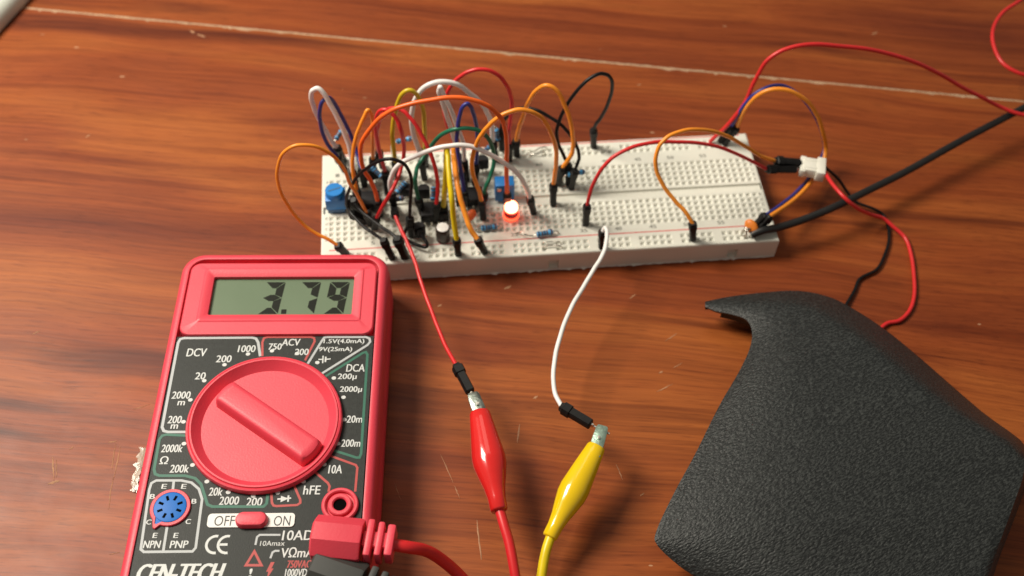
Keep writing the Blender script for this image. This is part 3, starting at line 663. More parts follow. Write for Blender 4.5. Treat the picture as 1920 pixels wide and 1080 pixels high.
# ================================================================== CONNECTOR, BATTERY LEAD, LONG WIRES
def chain(name, label, cat, col, pts, r, group=None, per=7, part='wire'):
    P = solve(pts); t = thing(name, label, cat, P[0], 0, group); mb = MB(); mb.tube(spline(P, per), r, 10); mb.build(part, M['w_' + col] if 'w_' + col in M else M[col], t, off=P[0], smooth=80); return t, P
c0, c1 = at(1499, 311, 14.5), at(1546, 319, 14.5); ax = (c1 - c0).normalized(); sd = Vector((-ax.y, ax.x, 0)).normalized(); R = Matrix((ax, sd, ax.cross(sd))).transposed()
cc = (c0 + c1) / 2
t = thing('plug_connector', 'small white plug connector off the right end of the board with red and black leads', 'connector', cc)
mb = MB(); Lx = (c1 - c0).length
mb.box(cc, (Lx * .78, 6.6, 4.0), R, bev=.3); mb.box(cc + ax * (Lx * .33), (Lx * .34, 8.4, 4.6), R, bev=.3); mb.box(cc - ax * (Lx * .38), (Lx * .22, 8.0, 3.4), R, bev=.25)
bd = mb.build('body', M['connector'], t, off=cc)
for s_ in (-1, 1):
    mb = MB(); mb.box(cc + sd * (s_ * 1.9) + R @ Vector((0, 0, 1.95)), (Lx * .7, .7, .6), R, bev=.1); mb.build('rib', M['connector'], t, off=cc)
    mb = MB(); mb.box(cc - ax * (Lx * .62) + sd * (s_ * 1.1), (3.4, .6, .6), R); mb.build('pin', M['metal'], t, off=cc, smooth=0)
for col, pts, lb in (('red', [c1 - sd * 1.4 + Vector((0, 0, .3)), (1563, 348, 17.5), (1585, 372, 18), (1607, 390, 14), (1635, 403, 7), (1657, 410, 4), (1676, 426, 2.4), (1697, 446, 1.2), (1708, 476, 1), (1714, 520, 1), (1714, 556, 1), (1705, 583, 1), (1686, 601, 1), (1664, 606, 1), (1645, 622, 1.5), (1615, 650, 3)], 'red lead'),
                     ('black', [c1 + sd * 1.4 + Vector((0, 0, .3)), (1572, 336, 9), (1590, 362, 4.5), (1604, 378, 3), (1639, 392, 2.2), (1655, 402, 1.2), (1664, 420, 1), (1667, 448, 1), (1658, 480, 1), (1644, 505, 1), (1612, 523, 1), (1602, 545, 1), (1585, 574, 1.5), (1570, 600, 3)], 'black lead')):
    P = solve(pts); mb = MB(); mb.tube(spline(P), .72 if col == 'red' else .58, 10); mb.build('lead', M['w_' + col], t, off=cc, smooth=80, label=lb + ' from the white connector to under the black panel')
# power cable
t, P = chain('power_cable', 'thick black cable from the right end of the board up to the right edge', 'cable', 'blackrub',
      [(1409, 441, 11.0), (1418, 436, 12.0), (1432, 431.5, 12.8), (1455, 427.5), (1500, 414), (1560, 390, 12.5), (1630, 356), (1700, 321), (1800, 265), (1920, 202, 14), (2080, 118, 14)], 1.45, part='sheath')
mb = MB(); mb.tube([P[0] + Vector((0, 0, .2)), at(1408, 443, 10), at(1406, 446, 9.2)], .3, 8); mb.build('bare_end', M['metal'], t, off=P[0])
# long red wire
chain('long_wire', 'long thin red wire sweeping from the back right corner over the floor seam', 'wire', 'red',
      [(1331, 266, 9.6), (1345, 253, 14), (1359, 240, 19), (1379, 217), (1397, 192), (1411, 160), (1422, 139), (1437, 115), (1462, 97), (1494, 86.5), (1528, 83), (1574, 86.5), (1623, 91.5), (1671, 102), (1720, 118.5), (1768, 142), (1803, 163), (1842, 183), (1875, 200, 18), (1913, 214, 16), (1990, 222, 14), (2050, 195, 16), (2030, 160, 20), (1965, 146, 22), (1913, 138, 24), (1881, 119, 25), (1864, 88, 26), (1862, 56, 27), (1880, 24, 28), (1914, 0, 29), (1960, -40, 30)], .78)

# ================================================================== TEST WIRES AND ALLIGATOR CLIPS
jumper('red test jumper running from the board down to the red clip', 'red',
       [(745, 414), (752, 431), (761, 449), (770, 470), (779, 494), (790, 530), (804, 570), (820, 612), (838, 653)], A=((738, 385), (741, 405)), B=((882, 735, 19), (855, 684, 19.5)), r=.68, za=20, rb=1.5)
jumper('white test jumper curving from the front rail down to the yellow clip', 'white',
       [(1134, 427, 22), (1138, 434, 22.3), (1138, 446, 22), (1134, 466, 21.5), (1126, 486, 21), (1112, 508, 20.3), (1094, 537, 19.5), (1074, 572, 19), (1056, 614, 18.5), (1043, 658, 18), (1038, 700, 17.8), (1041, 738, 17.6)], A=((1128, 463), (1130, 433)), B=((1108, 796, 17.5), (1051, 762, 17.5)), r=.76, rb=1.55)
mb = None
def clip(label, p_jaw, p_neck, p_end, boot, jaw, cable_pts, zc, ze, rmax, colw, rn):
    a_, b_, c_ = at(*p_jaw, zc), at(*p_neck, zc), at(*p_end, ze)
    t = thing('alligator_clip', label, 'clip', b_, 0, 'alligator clips on test leads')
    ax = (c_ - b_).normalized(); Ln = (c_ - b_).length; sd = Vector((-ax.y, ax.x, 0)).normalized(); upv = sd.cross(ax) * -1
    if upv.z < 0: upv = -upv
    prof = [(0, rn * .88, .78), (.02, rn, .80), (.10, rn * 1.10, .82), (.25, rn * 1.30, .86), (.38, rmax * .93, .88), (.48, rmax, .90), (.56, rmax * .97, .92), (.66, rmax * .82, .95), (.78, rmax * .62, 1), (.88, rmax * .52, 1), (.985, rmax * .50, 1), (1.0, rmax * .44, 1)]
    L = []
    for t_, r_, fl_ in prof:
        L.append([b_ + ax * (t_ * Ln) + sd * (r_ * math.cos(rad(k * 15))) + upv * (r_ * fl_ * math.sin(rad(k * 15))) for k in range(24)])
    mb = MB(); mb.loops(L); mb.build('boot', M[boot], t, off=b_, smooth=60)
    jx = (b_ - a_).normalized(); js = Vector((-jx.y, jx.x, 0)).normalized(); jl = (b_ - a_).length + 4
    for s_, nm in ((1, 0), (-1, 1)):
        mb = MB(); L = []
        for t_, wd, hh, zz in ((0, 1.5, .5, .55), (.12, 1.85, .9, .8), (.5, 2.0, .95, .85), (1, 1.9, .9, .8)):
            q = a_ + jx * (t_ * jl) + Vector((0, 0, s_ * zz))
            L.append([q + js * (x * wd) + Vector((0, 0, s_ * y * hh)) for x, y in ((-1, -.5), (1, -.5), (1, .25), (.6, .6), (-.6, .6), (-1, .25))])
        mb.loops(L)
        for k in range(4):
            for e_ in (-1, 1):
                q = a_ + jx * (.9 + k * 1.05) + js * (e_ * 1.75) + Vector((0, 0, s_ * .25))
                mb.add([q - jx * .45 + Vector((0, 0, s_ * .5)), q + jx * .45 + Vector((0, 0, s_ * .5)), q - Vector((0, 0, s_ * .3)), q - js * (e_ * .5) + Vector((0, 0, s_ * .5))], [(0, 1, 2), (0, 2, 3), (1, 3, 2), (0, 3, 1)])
        j = mb.build('jaw', M[jaw], t, off=b_, smooth=25)
        if s_ == 1:
            mb = MB(); mb.lathe([(.01, 0), (.55, 0), (.55, .2), (.01, .25)], a_ + jx * (jl * .45) + Vector((0, 0, 1.75)), (0, 0, 1), 12); mb.build('rivet', M['metal'], j, off=b_)
    P = solve([c_ - ax * 2] + cable_pts); mb = MB(); mb.tube(spline(P), 1.5, 12); mb.build('cable', M['w_' + colw], t, off=b_, smooth=80)
clip('red alligator clip gripping the pin of the red test jumper', (886, 738), (899, 772), (936, 958), 'bootred', 'clipmetal', [(945, 985, 17.5), (955, 1020, 16.5), (967, 1085, 14), (975, 1140, 11), (980, 1220, 7), (985, 1340, 2.5), (975, 1500, 1.6), (930, 1700, 1.6)], 19.5, 18, 5.2, 'leadred', 3.25)
clip('yellow alligator clip gripping the pin of the white test jumper', (1130, 800), (1119, 836), (1030, 1008), 'bootyel', 'clipgreen', [(1024, 1032, 10.3), (1015, 1080, 8), (1006, 1150, 5), (1000, 1230, 2.5), (1010, 1360, 1.6), (1060, 1550, 1.6), (1090, 1700, 1.6)], 17.5, 11, 4.6, 'yellow', 2.95)
mb = MB(); P = [at(1107, 795, 17.5), at(1123, 804, 17.5), at(1143, 813.5, 17.5)]
wt = [o for o in D.objects if o.parent is None and str(o.get('label', '')).startswith('white test jumper')][0]
mb.tube(P, .38, 8); mb.build('long_pin', M['metal'], wt, off=wt.location / S)
mb = MB(); P = [at(881, 733, 19), at(885, 741, 19.3), at(890, 752, 19.5)]
rt = [o for o in D.objects if o.parent is None and str(o.get('label', '')).startswith('red test jumper')][0]
mb.tube(P, .38, 8); mb.build('long_pin', M['metal'], rt, off=rt.location / S)

# ================================================================== MULTIMETER
MO, MT = Vector((-76.682, 225.07, 0)), rad(2.8518)
mc, ms = math.cos(MT), math.sin(MT); ZF = 22.4
def fp(px, py, z=ZF):
    p = at(px, py, z) - MO; return (p.x * mc + p.y * ms, -p.x * ms + p.y * mc)
def mw(u, v, z): return Vector((MO.x + u * mc - v * ms, MO.y + u * ms + v * mc, z))
mt_ = thing('multimeter', 'red handheld multimeter with black face and round dial, reading 3.79', 'multimeter', MO, MT)
W2, VL, VT = 35.0, -126.0, 1.5
mb = MB(); L = []
for ins, z, r in ((2.6, 0, 6), (0.9, .7, 7), (0, 3, 7.5), (.0, 10, 7.5), (0.15, 10.2, 7.4), (0.15, 18.5, 7.4), (.45, 20.8, 7.2), (1.1, 22.2, 7), (2.1, 22.9, 6.4), (3.0, 23.0, 5.6), (3.4, 22.9, 5.2), (3.5, 20.2, 5.0)):
    L.append([(x, y, z) for x, y in rrect(-W2 + ins, VL + ins, W2 - ins, VT - ins, r, 8)])
mb.loops(L); mb.build('case', M['meter'], mt_, smooth=38)
# raised bezel round the display, with a chamfered window
def frame(mb, outer, inner, depth):
    for (o0, z0), (o1, z1) in zip(depth, depth[1:]): pass
bz = MB()
O_ = lambda k, z: [(x, y, z) for x, y in rrect(-30.9 + k, -32.95 + k * .3, 30.9 - k, -3.9 - k, 3.2, 6)]
w0, w1, v0, v1 = -22.9, 23.6, -24.9, -9.4
I_ = lambda g, z: [(x, y, z) for x, y in rrect(w0 - g, v0 - g, w1 + g, v1 + g, .5 + g * .1, 6)]
bz.loops([O_(0, 20.3), O_(0, 23.1), O_(.35, 23.45), I_(3.2, 23.45), I_(2.8, 23.75), I_(2.0, 23.75), I_(.5, 23.1), I_(0.0, 22.9), I_(0, 21.0)], cap0=False, cap1=False)
bzo = bz.build('display_bezel', M['meter'], mt_, smooth=30)
mb = MB(); mb.box(((w0 + w1) / 2, (v0 + v1) / 2, 20.9), (w1 - w0 + .4, v1 - v0 + .4, 1.4)); lcd = mb.build('display', M['lcd'], mt_, smooth=0)
# seven-segment digits 3 . 7 9
SEG = {'3': 'abgcd', '7': 'abc', '9': 'abcfgd'}
def digit(ch, cx, base, wd, ht, th, sh):
    mb = MB(); z0, z1 = 21.62, 21.66; h2 = ht / 2; g = .12
    def quad(P): mb.loops([[(cx + x + (y - 0) * sh, base + y, z) for x, y in P] for z in (z0, z1)])
    hz = lambda y, k: [(-wd / 2 + g + k[0], y - th / 2), (wd / 2 - g - k[1], y - th / 2), (wd / 2 - g - k[3], y + th / 2), (-wd / 2 + g + k[2], y + th / 2)]
    for s_ in SEG[ch]:
        if s_ == 'a': quad(hz(ht - th / 2, (th, th, 0.1, 0.1)))
        if s_ == 'g': quad([(-wd / 2 + .4, h2), (-wd / 2 + th, h2 - th / 2), (wd / 2 - th, h2 - th / 2), (wd / 2 - .4, h2), (wd / 2 - th, h2 + th / 2), (-wd / 2 + th, h2 + th / 2)])
        if s_ == 'd': quad(hz(th / 2, (0.1, 0.1, th, th)))
        for nm, sx, up_ in (('b', 1, 1), ('c', 1, 0), ('f', -1, 1), ('e', -1, 0)):
            if s_ == nm:
                xo, xi = sx * wd / 2, sx * (wd / 2 - th)
                quad([(xo, h2 + .15 if up_ else .2), (xi, h2 + th / 2 + .1 if up_ else th + .15), (xi, ht - th - .15 if up_ else h2 - th / 2 - .1), (xo, ht - .2 if up_ else h2 - .15)])
    mb.build('digit', M['lcdink'], lcd, smooth=0)
for ch, xx in (('3', 511.5), ('7', 578.5), ('9', 633)):
    u, v = fp(xx, 556, 21.6); digit(ch, u - .9, v0 + 1.15, 6.5, 13.0, 2.5, .10)
mb = MB(); u, v = fp(532.5, 581, 21.6); mb.prism(rrect(u - .85, v0 + 1.2, u + .85, v0 + 3.0, .2, 2), 21.62, 21.66); mb.build('decimal_point', M['lcdink'], lcd, smooth=0)
# black face print
mb = MB(); DU, DV = .3, -65.2; X0, X1, Y0, Y1 = -31.4, 31.2, -122.0, -33.1; vs = []
angs = sorted([rad(3.75 * k) for k in range(96)] + [math.atan2(y - DV, x - DU) % (2 * math.pi) for x in (X0, X1) for y in (Y0, Y1)])
for q in angs:
    cx, sx = math.cos(q), math.sin(q)
    t_ = min((X1 - DU) / cx if cx > 1e-9 else 1e9, (X0 - DU) / cx if cx < -1e-9 else 1e9, (Y1 - DV) / sx if sx > 1e-9 else 1e9, (Y0 - DV) / sx if sx < -1e-9 else 1e9)
    ox, oy = DU + cx * t_, DV + sx * t_
    vs += [(DU + 22.9 * cx, DV + 22.9 * sx, 22.4), (ox, oy, 22.4), (ox, oy, 20.3)]
k = len(angs); mb.add(vs, [f for i in range(k) for f in ((3 * i, 3 * i + 1, 3 * ((i + 1) % k) + 1, 3 * ((i + 1) % k)), (3 * i + 1, 3 * i + 2, 3 * ((i + 1) % k) + 2, 3 * ((i + 1) % k) + 1))])
mb.build('face_panel', M['face'], mt_, smooth=0)
ZI = ZF + .04; NB = [0]
def border(pts, mat, wd=.75, closed=False, z=ZI):
    NB[0] += 1; z = z + NB[0] * .0015; P = [Vector((*fp(*p), 0)) for p in pts]
    if closed: P.append(P[0])
    n_ = len(P); vs = []
    for i, p in enumerate(P):
        a_ = P[i - 1] if i else (P[-2] if closed else p); b_ = P[i + 1] if i < n_ - 1 else (P[1] if closed else p)
        d1 = (p - a_).normalized() if (p - a_).length > 1e-6 else (b_ - p).normalized(); d2 = (b_ - p).normalized() if (b_ - p).length > 1e-6 else d1
        t_ = (d1 + d2).normalized(); nn = Vector((-t_.y, t_.x, 0)); k = 1 / max(.5, nn.dot(Vector((-d1.y, d1.x, 0))))
        vs += [p + nn * (wd / 2 * k) + Vector((0, 0, z)), p - nn * (wd / 2 * k) + Vector((0, 0, z))]
    mb = MB(); mb.add(vs, [(2 * i, 2 * i + 1, 2 * i + 3, 2 * i + 2) for i in range(n_ - 1)]); mb.build('range_border', M[mat], mt_, smooth=0)
border([(352, 810), (315, 810), (307, 808), (304, 801), (334, 643), (338, 636), (345, 634), (472, 633), (480, 635), (484, 642), (488, 668)], 'grey', .85)
border([(492, 668), (492, 642), (495, 634), (502, 632), (583, 632), (589, 634), (590, 640), (572, 676)], 'redink', .7)
border([(577, 682), (603, 640), (608, 633), (614, 632), (686, 632), (693, 635), (694, 641), (689, 647), (604, 700)], 'grey', .75)
border([(610, 706), (680, 662), (686, 660), (689, 665), (677, 851), (674, 858), (668, 858), (618, 842)], 'greenink', .8)
border([(612, 852), (667, 872), (670, 877), (666, 922)], 'redink', .7)
border([(586, 881), (615, 906), (618, 912), (616, 922)], 'redink', .7)
border([(508, 916), (510, 943), (513, 948), (519, 949), (557, 947), (563, 943), (563, 937), (549, 905)], 'redink', .7)
border([(503, 918), (500, 944), (494, 950), (398, 950), (389, 946), (384, 930), (377, 908), (366, 897), (347, 892), (299, 892), (291, 889), (289, 880), (299, 824), (304, 817), (312, 815), (352, 817)], 'greenink', .85)
border([(264, 1030), (280, 918), (284, 906), (293, 901), (340, 901), (359, 905), (373, 917), (379, 936), (367, 1027), (361, 1034), (270, 1035)], 'grey', .75, True)
border([(326, 901), (324, 920)], 'grey', .75); border([(314, 984), (306, 1034)], 'grey', .75)
def dotp(px, py, rr=.62):
    u, v = fp(px, py); mb = MB(); mb.prism([(u + rr * 1.15 * math.cos(rad(q)), v + rr * math.sin(rad(q))) for q in range(0, 360, 30)], ZI - .02, ZI + .03); mb.build('range_dot', M['white'], mt_, smooth=0)
for p in ((465, 664), (421, 684), (383, 714), (357, 750), (344, 791), (345, 832), (361, 872), (388, 903), (428, 923), (475, 930), (510, 658), (557, 663), (595, 680), (626, 709), (644, 745), (646, 787), (634, 832), (608, 871), (569, 903), (521, 924)): dotp(*p)
def lett(body, px, py, wpx, ht, mat='white', shear=0.06, bold=0.0):
    u0, v = fp(px - wpx / 2, py); u1, _ = fp(px + wpx / 2, py); mb = MB()
    text_add(mb, body, (u0 + u1) / 2, v, ZI, u1 - u0, ht, shear)
    if bold:
        for dx, dz in ((bold, .004), (-bold, .008)): text_add(mb, body, (u0 + u1) / 2 + dx, v, ZI + dz, u1 - u0, ht, shear)
    mb.build('lettering', M[mat], mt_, smooth=0)
for a_ in (('DCV', 369, 661, 36, 3.0), ('1000', 463, 654, 32, 2.6), ('200', 420, 673, 28, 2.6), ('20', 376, 705, 19, 2.6), ('2000', 340, 741, 34, 2.6), ('m', 340, 756, 13, 1.5), ('200', 328, 787, 25, 2.6), ('m', 327, 800, 13, 1.5),
           ('2000k', 323, 841, 39, 2.6), ('\u03a9', 308, 863, 15, 2.6), ('200k', 337, 879, 35, 2.6), ('20k', 405, 922, 25, 2.6), ('2000', 430, 939, 36, 2.6), ('200', 477, 941, 29, 2.6),
           ('750', 516, 650, 24, 2.4), ('ACV', 546, 642, 33, 2.6), ('200', 566, 660, 25, 2.4), ('DCA', 667, 690, 34, 2.8), ('200\u00b5', 651, 707, 35, 2.5), ('2000\u00b5', 658, 731, 41, 2.5), ('20m', 665, 786, 29, 2.5), ('200m', 658, 831, 35, 2.5),
           ('10A', 629, 880, 25, 2.8), ('hFE', 585, 919, 31, 2.8), ('VΩmA', 558, 1036, 61, 3.0), ('10ADC', 568, 1004, 76, 3.0), ('E', 308, 912, 9, 1.5), ('E', 345, 912, 9, 1.5), ('B', 286, 931, 9, 1.5), ('B', 364, 940, 9, 1.5), ('C', 279, 979, 9, 1.5), ('C', 353, 978, 9, 1.5), ('E', 291, 1004, 8, 1.5), ('E', 330, 1004, 8, 1.5),
           ('!', 470, 1074, 5, 2.4)):
    lett(*a_, bold=.06)
lett('1.5V(4.0mA)', 645, 641, 76, 2.1, bold=.05); lett('9V(25mA)', 629, 656, 62, 2.1, bold=.05); lett('NPN', 285, 1021, 31, 2.2, bold=.06); lett('PNP', 336, 1021, 33, 2.2, bold=.06)
lett('10Amax', 511, 1019, 46, 1.5); lett('750VAC', 561, 1058, 44, 2.2, 'redink', bold=.08); lett('1000VDC', 560, 1074, 50, 2.2, bold=.05)
lett('CEN-TECH', 338, 1074, 158, 5.0, shear=.22, bold=.28)
border([(597, 674), (605, 674)], 'white', .4); border([(606, 667), (605, 681)], 'white', .4); border([(611, 669), (610, 679)], 'white', .5); border([(611, 674), (620, 673)], 'white', .4)
border([(520, 936), (546, 934)], 'white', .45); border([(541, 929), (540, 941)], 'white', .5)
mb = MB(); mb.add([(*fp(527, 930), ZI + .05), (*fp(526, 942), ZI + .05), (*fp(541, 935), ZI + .05)], [(0, 1, 2)]); mb.build('diode_symbol', M['white'], mt_, smooth=0)
# CE mark built from arcs, triangle, bolt, leader lines
for cx in (404, 426):
    cu, cv = fp(cx, 1021); mb = MB(); vs = []; R0, R1 = 2.9, 2.15
    for k in range(15):
        q = rad(80 + 200 * k / 14); vs += [(cu + R0 * math.cos(q), cv + R0 * math.sin(q), ZI), (cu + R1 * math.cos(q), cv + R1 * math.sin(q), ZI)]
    mb.add(vs, [(2 * i, 2 * i + 1, 2 * i + 3, 2 * i + 2) for i in range(14)])
    if cx == 426: mb.add([(cu - 2.2, cv - .36, ZI), (cu + .1, cv - .36, ZI), (cu + .1, cv + .36, ZI), (cu - 2.2, cv + .36, ZI)], [(0, 1, 2, 3)])
    mb.build('conformity_mark', M['white'], mt_, smooth=0)
border([(477, 1034), (461, 1060), (490, 1060)], 'redink', .75, True)
mb = MB(); mb.add([(*fp(*p), ZI) for p in ((508, 1054), (515, 1054), (509, 1066), (513, 1066), (500, 1086), (503, 1072), (499, 1072))], [(0, 1, 2, 3, 4, 5, 6)]); mb.build('bolt_symbol', M['redink'], mt_, smooth=0)
border([(479, 1022), (482, 1007), (487, 1003), (526, 1003)], 'grey', .6); border([(507, 1047), (511, 1036), (516, 1033), (524, 1033)], 'grey', .6)
# dial
du, dv = .3, -65.2
mb = MB(); mb.lathe([(23.3, 22.2), (23.4, 23.8), (23.1, 24.4), (22.6, 24.6), (22.3, 24.4), (22.1, 24.9), (21.6, 24.9), (21.3, 24.5), (18.0, 21.0), (17.7, 20.8), (.01, 20.8)], (du, dv, 0), n=72)
dl = mb.build('dial', M['meter'], mt_, smooth=32)
mb = MB(); a0 = Vector((*fp(413, 724, 27), 0)); a1 = Vector((*fp(590, 846, 27), 0)); ax = (a1 - a0).normalized(); sd = Vector((-ax.y, ax.x, 0)); Lh = (a1 - a0).length; L = []
for wz, z, ex in ((4.6, 20.9, .6), (4.4, 22.6, .5), (4.2, 24.6, .3), (3.8, 26.2, 0), (3.4, 26.6, -.5), (2.4, 26.75, -1.4)):
    loop = []
    for k in range(24):
        q = rad(k * 15); c_, s_ = math.cos(q), math.sin(q)
        base_ = a0 if c_ < 0 else a1; loop.append(base_ + ax * (c_ * (wz * .62 + ex) + (3.2 if c_ < 0 else -3.2)) + sd * (max(-1, min(1, s_ * 1.25)) * wz) + Vector((0, 0, z)))
    L.append(loop)
mb.loops(L); mb.build('pointer_grip', M['meter'], dl, smooth=40)
# transistor socket
su, sv = fp(319, 951, 23)
mb = MB(); ring = []
ro = [(5.75 * math.cos(rad(q)), 5.75 * math.sin(rad(q))) for q in range(-110, 221, 11)] + [(-3.9, -6.3), (-3.3, -6.6)]
ri = [(4.75 * math.cos(rad(q)), 4.75 * math.sin(rad(q))) for q in range(-110, 221, 11)] + [(-3.6, -5.0), (-3.0, -5.2)]
mb.loops([[(su + x, sv + y, z) for x, y in P_] for P_, z in ((ro, 22.3), (ro, 22.9), ([(x * .97, y * .97) for x, y in ro], 23.1), (ri, 23.1), (ri, 22.5))], cap0=False, cap1=False)
sk = mb.build('socket_ring', M['meter'], mt_, smooth=30)
mb = MB(); mb.loops([[(su + x, sv + y, z) for x, y in ri] for z in (22.45, 22.85)]); mb.lathe([(4.6, 22.8), (4.6, 23.15), (4.2, 23.25), (.01, 23.25)], (su, sv, 0), n=32)
sb = mb.build('transistor_socket', M['bluesocket'], mt_, smooth=30)
for k in range(8):
    q = rad(22.5 + 45 * k); mb = MB(); mb.box((su + 2.9 * math.cos(q), sv + 2.9 * math.sin(q), 23.26), (1.5, .75, .06), Matrix.Rotation(q, 3, 'Z')); mb.build('slot', M['holeshade'], sb, smooth=0)
# power switch
p0, p1 = fp(387, 990, 22.6), fp(554, 962, 22.6)
mb = MB(); mb.loops([[(x, y, z) for x, y in rrect(p0[0], p0[1] + .1, p1[0], p1[1], 1.1, 5)] for z in (22.35, 22.75)]); pl = mb.build('switch_plate', M['plate'], mt_, smooth=0)
for body, px, wx in (('OFF', 421, 38), ('ON', 529, 31)):
    u0, v = fp(px - wx / 2, 976.5, 22.8); u1, _ = fp(px + wx / 2, 976.5, 22.8); mb = MB(); text_add(mb, body, (u0 + u1) / 2, v, 22.79, u1 - u0, 3.1, .03); mb.build('lettering', M['blackink'], pl, smooth=0)
u, v = fp(471, 973, 24); mb = MB()
mb.loops([[(x, y, z) for x, y in rrect(u - a__, v - b__, u + a__, v + b__, b__ * .98, 8)] for a__, b__, z in ((4.6, 2.35, 22.7), (4.5, 2.25, 23.9), (4.1, 1.9, 24.5), (3.2, 1.2, 24.7))]); mb.build('slide_switch', M['meter'], mt_, smooth=40)
# input jacks
def jack(u, v):
    mb = MB(); mb.lathe([(5.3, 21.5), (5.3, 23.4), (5.0, 23.7), (4.4, 23.7), (4.1, 23.4), (4.05, 22.6), (3.5, 22.55), (3.4, 23.6), (3.1, 23.8), (2.3, 23.8), (1.95, 23.5), (1.85, 22.45)], (u, v, 0), n=40)
    j = mb.build('input_jack', M['meter'], mt_, smooth=32); mb = MB(); mb.lathe([(1.9, 22.7), (1.9, 22.95), (.01, 22.95)], (u, v, 0), n=24); mb.build('jack_hole_shade', M['holeshade'], j)  # black disc stands in for the shade down the hole
ju, jv = fp(637, 945, 23.7); jack(ju, jv); jack(ju, jv - 12.0); jack(ju, jv - 24)

# ------------------------------------------------------------------ test lead plugs
def plug(label, q0, q1, half, zc, hz, mat, wmat, cable, ribs=True, group='test lead plugs in the meter'):
    """q0 -> q1: axis of the plug at height zc (pixels of sight at that height)."""
    a_, b_ = at(*q0, zc), at(*q1, zc); ax = (b_ - a_).normalized(); sd = Vector((-ax.y, ax.x, 0)); R = Matrix((ax, sd, Vector((0, 0, 1)))).transposed(); Ln = (b_ - a_).length
    t = thing('test_plug', label, 'test lead', a_, 0, group)
    L = []
    for t_, y, z in ((0, .86, .86), (.025, 1, 1), (.57, 1, 1), (.60, .95, .95)):
        L.append([a_ + ax * (t_ * Ln) + sd * (x_ * half * y) + Vector((0, 0, z_ * hz * z)) for x_, z_ in ((-1, -.75), (-.82, -1), (.82, -1), (1, -.75), (1, .3), (.75, .62), (.42, 1), (-.42, 1), (-.75, .62), (-1, .3))])
    mb = MB(); mb.loops(L)
    for k in range(4): mb.box(a_ + ax * (Ln * .30) - sd * (half * 1.0) + Vector((0, 0, -hz * .62 + k * hz * .22)), (Ln * .46, .35, .38), R)
    mb.lathe([(3.0, -hz - 2.2), (3.0, -hz + .6)], a_ + ax * (Ln * .28) + Vector((0, 0, zc * 0)), (0, 0, 1), 24)
    mb.build('body', M[mat], t, off=a_, smooth=30)
    mb = MB(); x = .60
    mb.box(a_ + ax * (Ln * .80), (Ln * .38, half * .75, hz * 1.1), R, bev=.5)
    for k, (s0, ww) in enumerate(((.665, .085), (.79, .08), (.915, .10))):
        hh = half * (.94 - .07 * k); mb.box(a_ + ax * (Ln * (s0 + .03)), (Ln * ww, hh * 1.9, hz * (1.62 - .1 * k)), R, bev=.6)
    mb.build('strain_relief', M[mat], t, off=a_, smooth=40)
    P = solve([b_ - ax * 3] + cable); mb = MB(); mb.tube(spline(P), 1.75, 14); mb.build('cable', M[wmat], t, off=a_, smooth=80)
plug('red test lead plug pushed into the meter, red cable leaving right', (587, 1006), (741, 1021), 6.0, 30.5, 4.6, 'meter', 'w_leadred', [(765, 1026, 29), (800, 1033, 24), (835, 1055, 17), (870, 1088, 10), (920, 1150, 4), (960, 1240, 2), (1000, 1380, 1.9), (1010, 1560, 1.9), (980, 1700, 1.9)])
plug('dark grey test lead plug just below the red one, cut by the bottom edge', (586, 1064), (742, 1118), 5.6, 28.2, 4.3, 'greyrub', 'blackrub', [(780, 1140, 25), (820, 1180, 16), (850, 1240, 6), (870, 1340, 1.9), (880, 1520, 1.9), (860, 1700, 1.9)])

# ================================================================== BLACK PANEL
Lp = [(1322, 575, 9), (1343, 583.5, 9.5), (1374, 590, 10.5), (1400, 600, 12), (1410, 622, 13), (1406, 652, 14), (1386, 696, 15), (1350, 758, 16), (1303, 852, 17), (1261, 930, 17), (1230, 998, 16), (1228, 1015, 15.5), (1272, 1060, 13), (1330, 1098, 11), (1420, 1160, 9)]
Rp = [(1322, 565.5, 8.6), (1360, 557.5, 8), (1420, 549.5, 7), (1500, 545.5, 6), (1560, 558.5, 5), (1600, 579, 5), (1650, 611, 5), (1705, 654, 5), (1840, 771, 5), (1926, 840, 5), (1932, 880, 6), (1912, 945, 7), (1876, 1040, 8), (1850, 1110, 8), (1800, 1180, 8)]
LL = spline(Lp, 4); RR = spline(Rp, 4)
pn = MB(); NC = 26; org = at(1500, 900, 0); rows = []
for l, r_ in zip(LL, RR):
    row = []; wpx = math.hypot(r_.x - l.x, r_.y - l.y); crest = l.z + min(6.0, wpx * .02); fw = min(.5, (52 - 40 * min(1, max(0, (len(rows) - 30) / 8))) / max(wpx, 1))
    for k in range(NC + 1):
        t = k / NC; t = t - .09 * math.sin(2 * math.pi * t)
        if t < 1 - fw: u_ = min(1, t / .45); z = l.z + (crest - l.z) * (1 - (1 - u_) ** 2)
        else: f_ = (t - 1 + fw) / fw; z = crest + (r_.z - crest) * (f_ ** 1.6)
        row.append(at(l.x + (r_.x - l.x) * t, l.y + (r_.y - l.y) * t, z))
    rows.append(row)
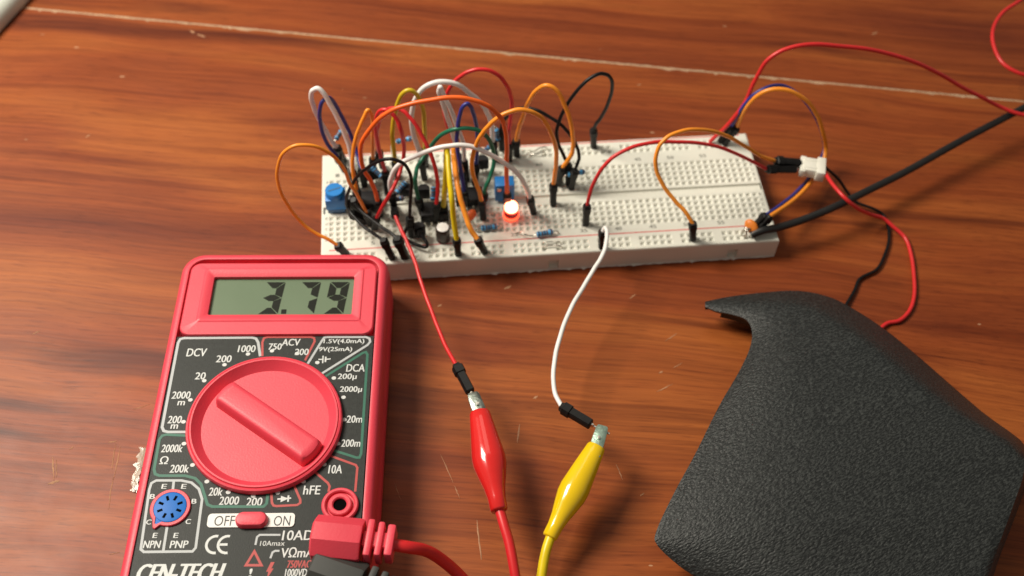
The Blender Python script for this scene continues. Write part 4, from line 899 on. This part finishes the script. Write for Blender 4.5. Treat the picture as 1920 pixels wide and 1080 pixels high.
n = NC + 1; vs = [p for r_ in rows for p in r_]; fs = []
for i in range(len(rows) - 1):
    for k in range(NC): fs.append((i * n + k, i * n + k + 1, (i + 1) * n + k + 1, (i + 1) * n + k))
pn.add(vs, fs)
pt = thing('plastic_panel', 'large black textured plastic panel with a hooked corner, lying at lower right', 'panel', org)
po = pn.build('shell', M['panel'], pt, off=org, smooth=60)
ok = po.data
if sum(p.normal.z for p in ok.polygons) < 0: ok.flip_normals()
so = po.modifiers.new('thickness', 'SOLIDIFY'); so.thickness = 0.0026; so.offset = -1; so.use_even_offset = False
be = po.modifiers.new('soft_edge', 'BEVEL'); be.width = 0.0007; be.segments = 2; be.limit_method = 'ANGLE'; be.angle_limit = rad(50)
mb = MB(); q = [at(1352, 588, 5.5), at(1380, 594, 6.5), at(1412, 606, 7), at(1450, 600, 7), at(1440, 575, 6)]
mb.loops([q, [p - Vector((0, 0, 2.2)) for p in q]]); mb.build('inner_lip', M['blackrub'], pt, off=org, smooth=20)
for k, (x, y) in enumerate(((1560, 640), (1420, 880), (1700, 900))):
    mb = MB(); p = at(x, y, 0); mb.lathe([(2.5, 0), (2.2, 12.0)], p, (0, 0, 1), 16); mb.build('support_boss', M['blackrub'], pt, off=org)

# scrap of clear film sticking out from under the meter
p = at(250, 880, 0); t = thing('film_scrap', 'crumpled scrap of shiny clear film poking out left of the meter', 'scrap', p)
mb = MB(); g = []; NU, NV = 6, 14
A_, B_, C_ = at(264, 838, 0.3), at(245, 920, 0.3), at(275, 842, .3)
for i in range(NV + 1):
    for k in range(NU + 1):
        q = A_.lerp(B_, i / NV) + (C_ - A_) * (k / NU); q = q + Vector((random.uniform(-.5, .5) - (0.9 if k == 0 and i % 3 == 0 else 0), random.uniform(-.4, .4), random.uniform(.05, .25))); g.append(q)
mb.add(g, [(i * (NU + 1) + k, i * (NU + 1) + k + 1, (i + 1) * (NU + 1) + k + 1, (i + 1) * (NU + 1) + k) for i in range(NV) for k in range(NU)])
fo = mb.build('film', M['clear'], t, off=p, smooth=20)
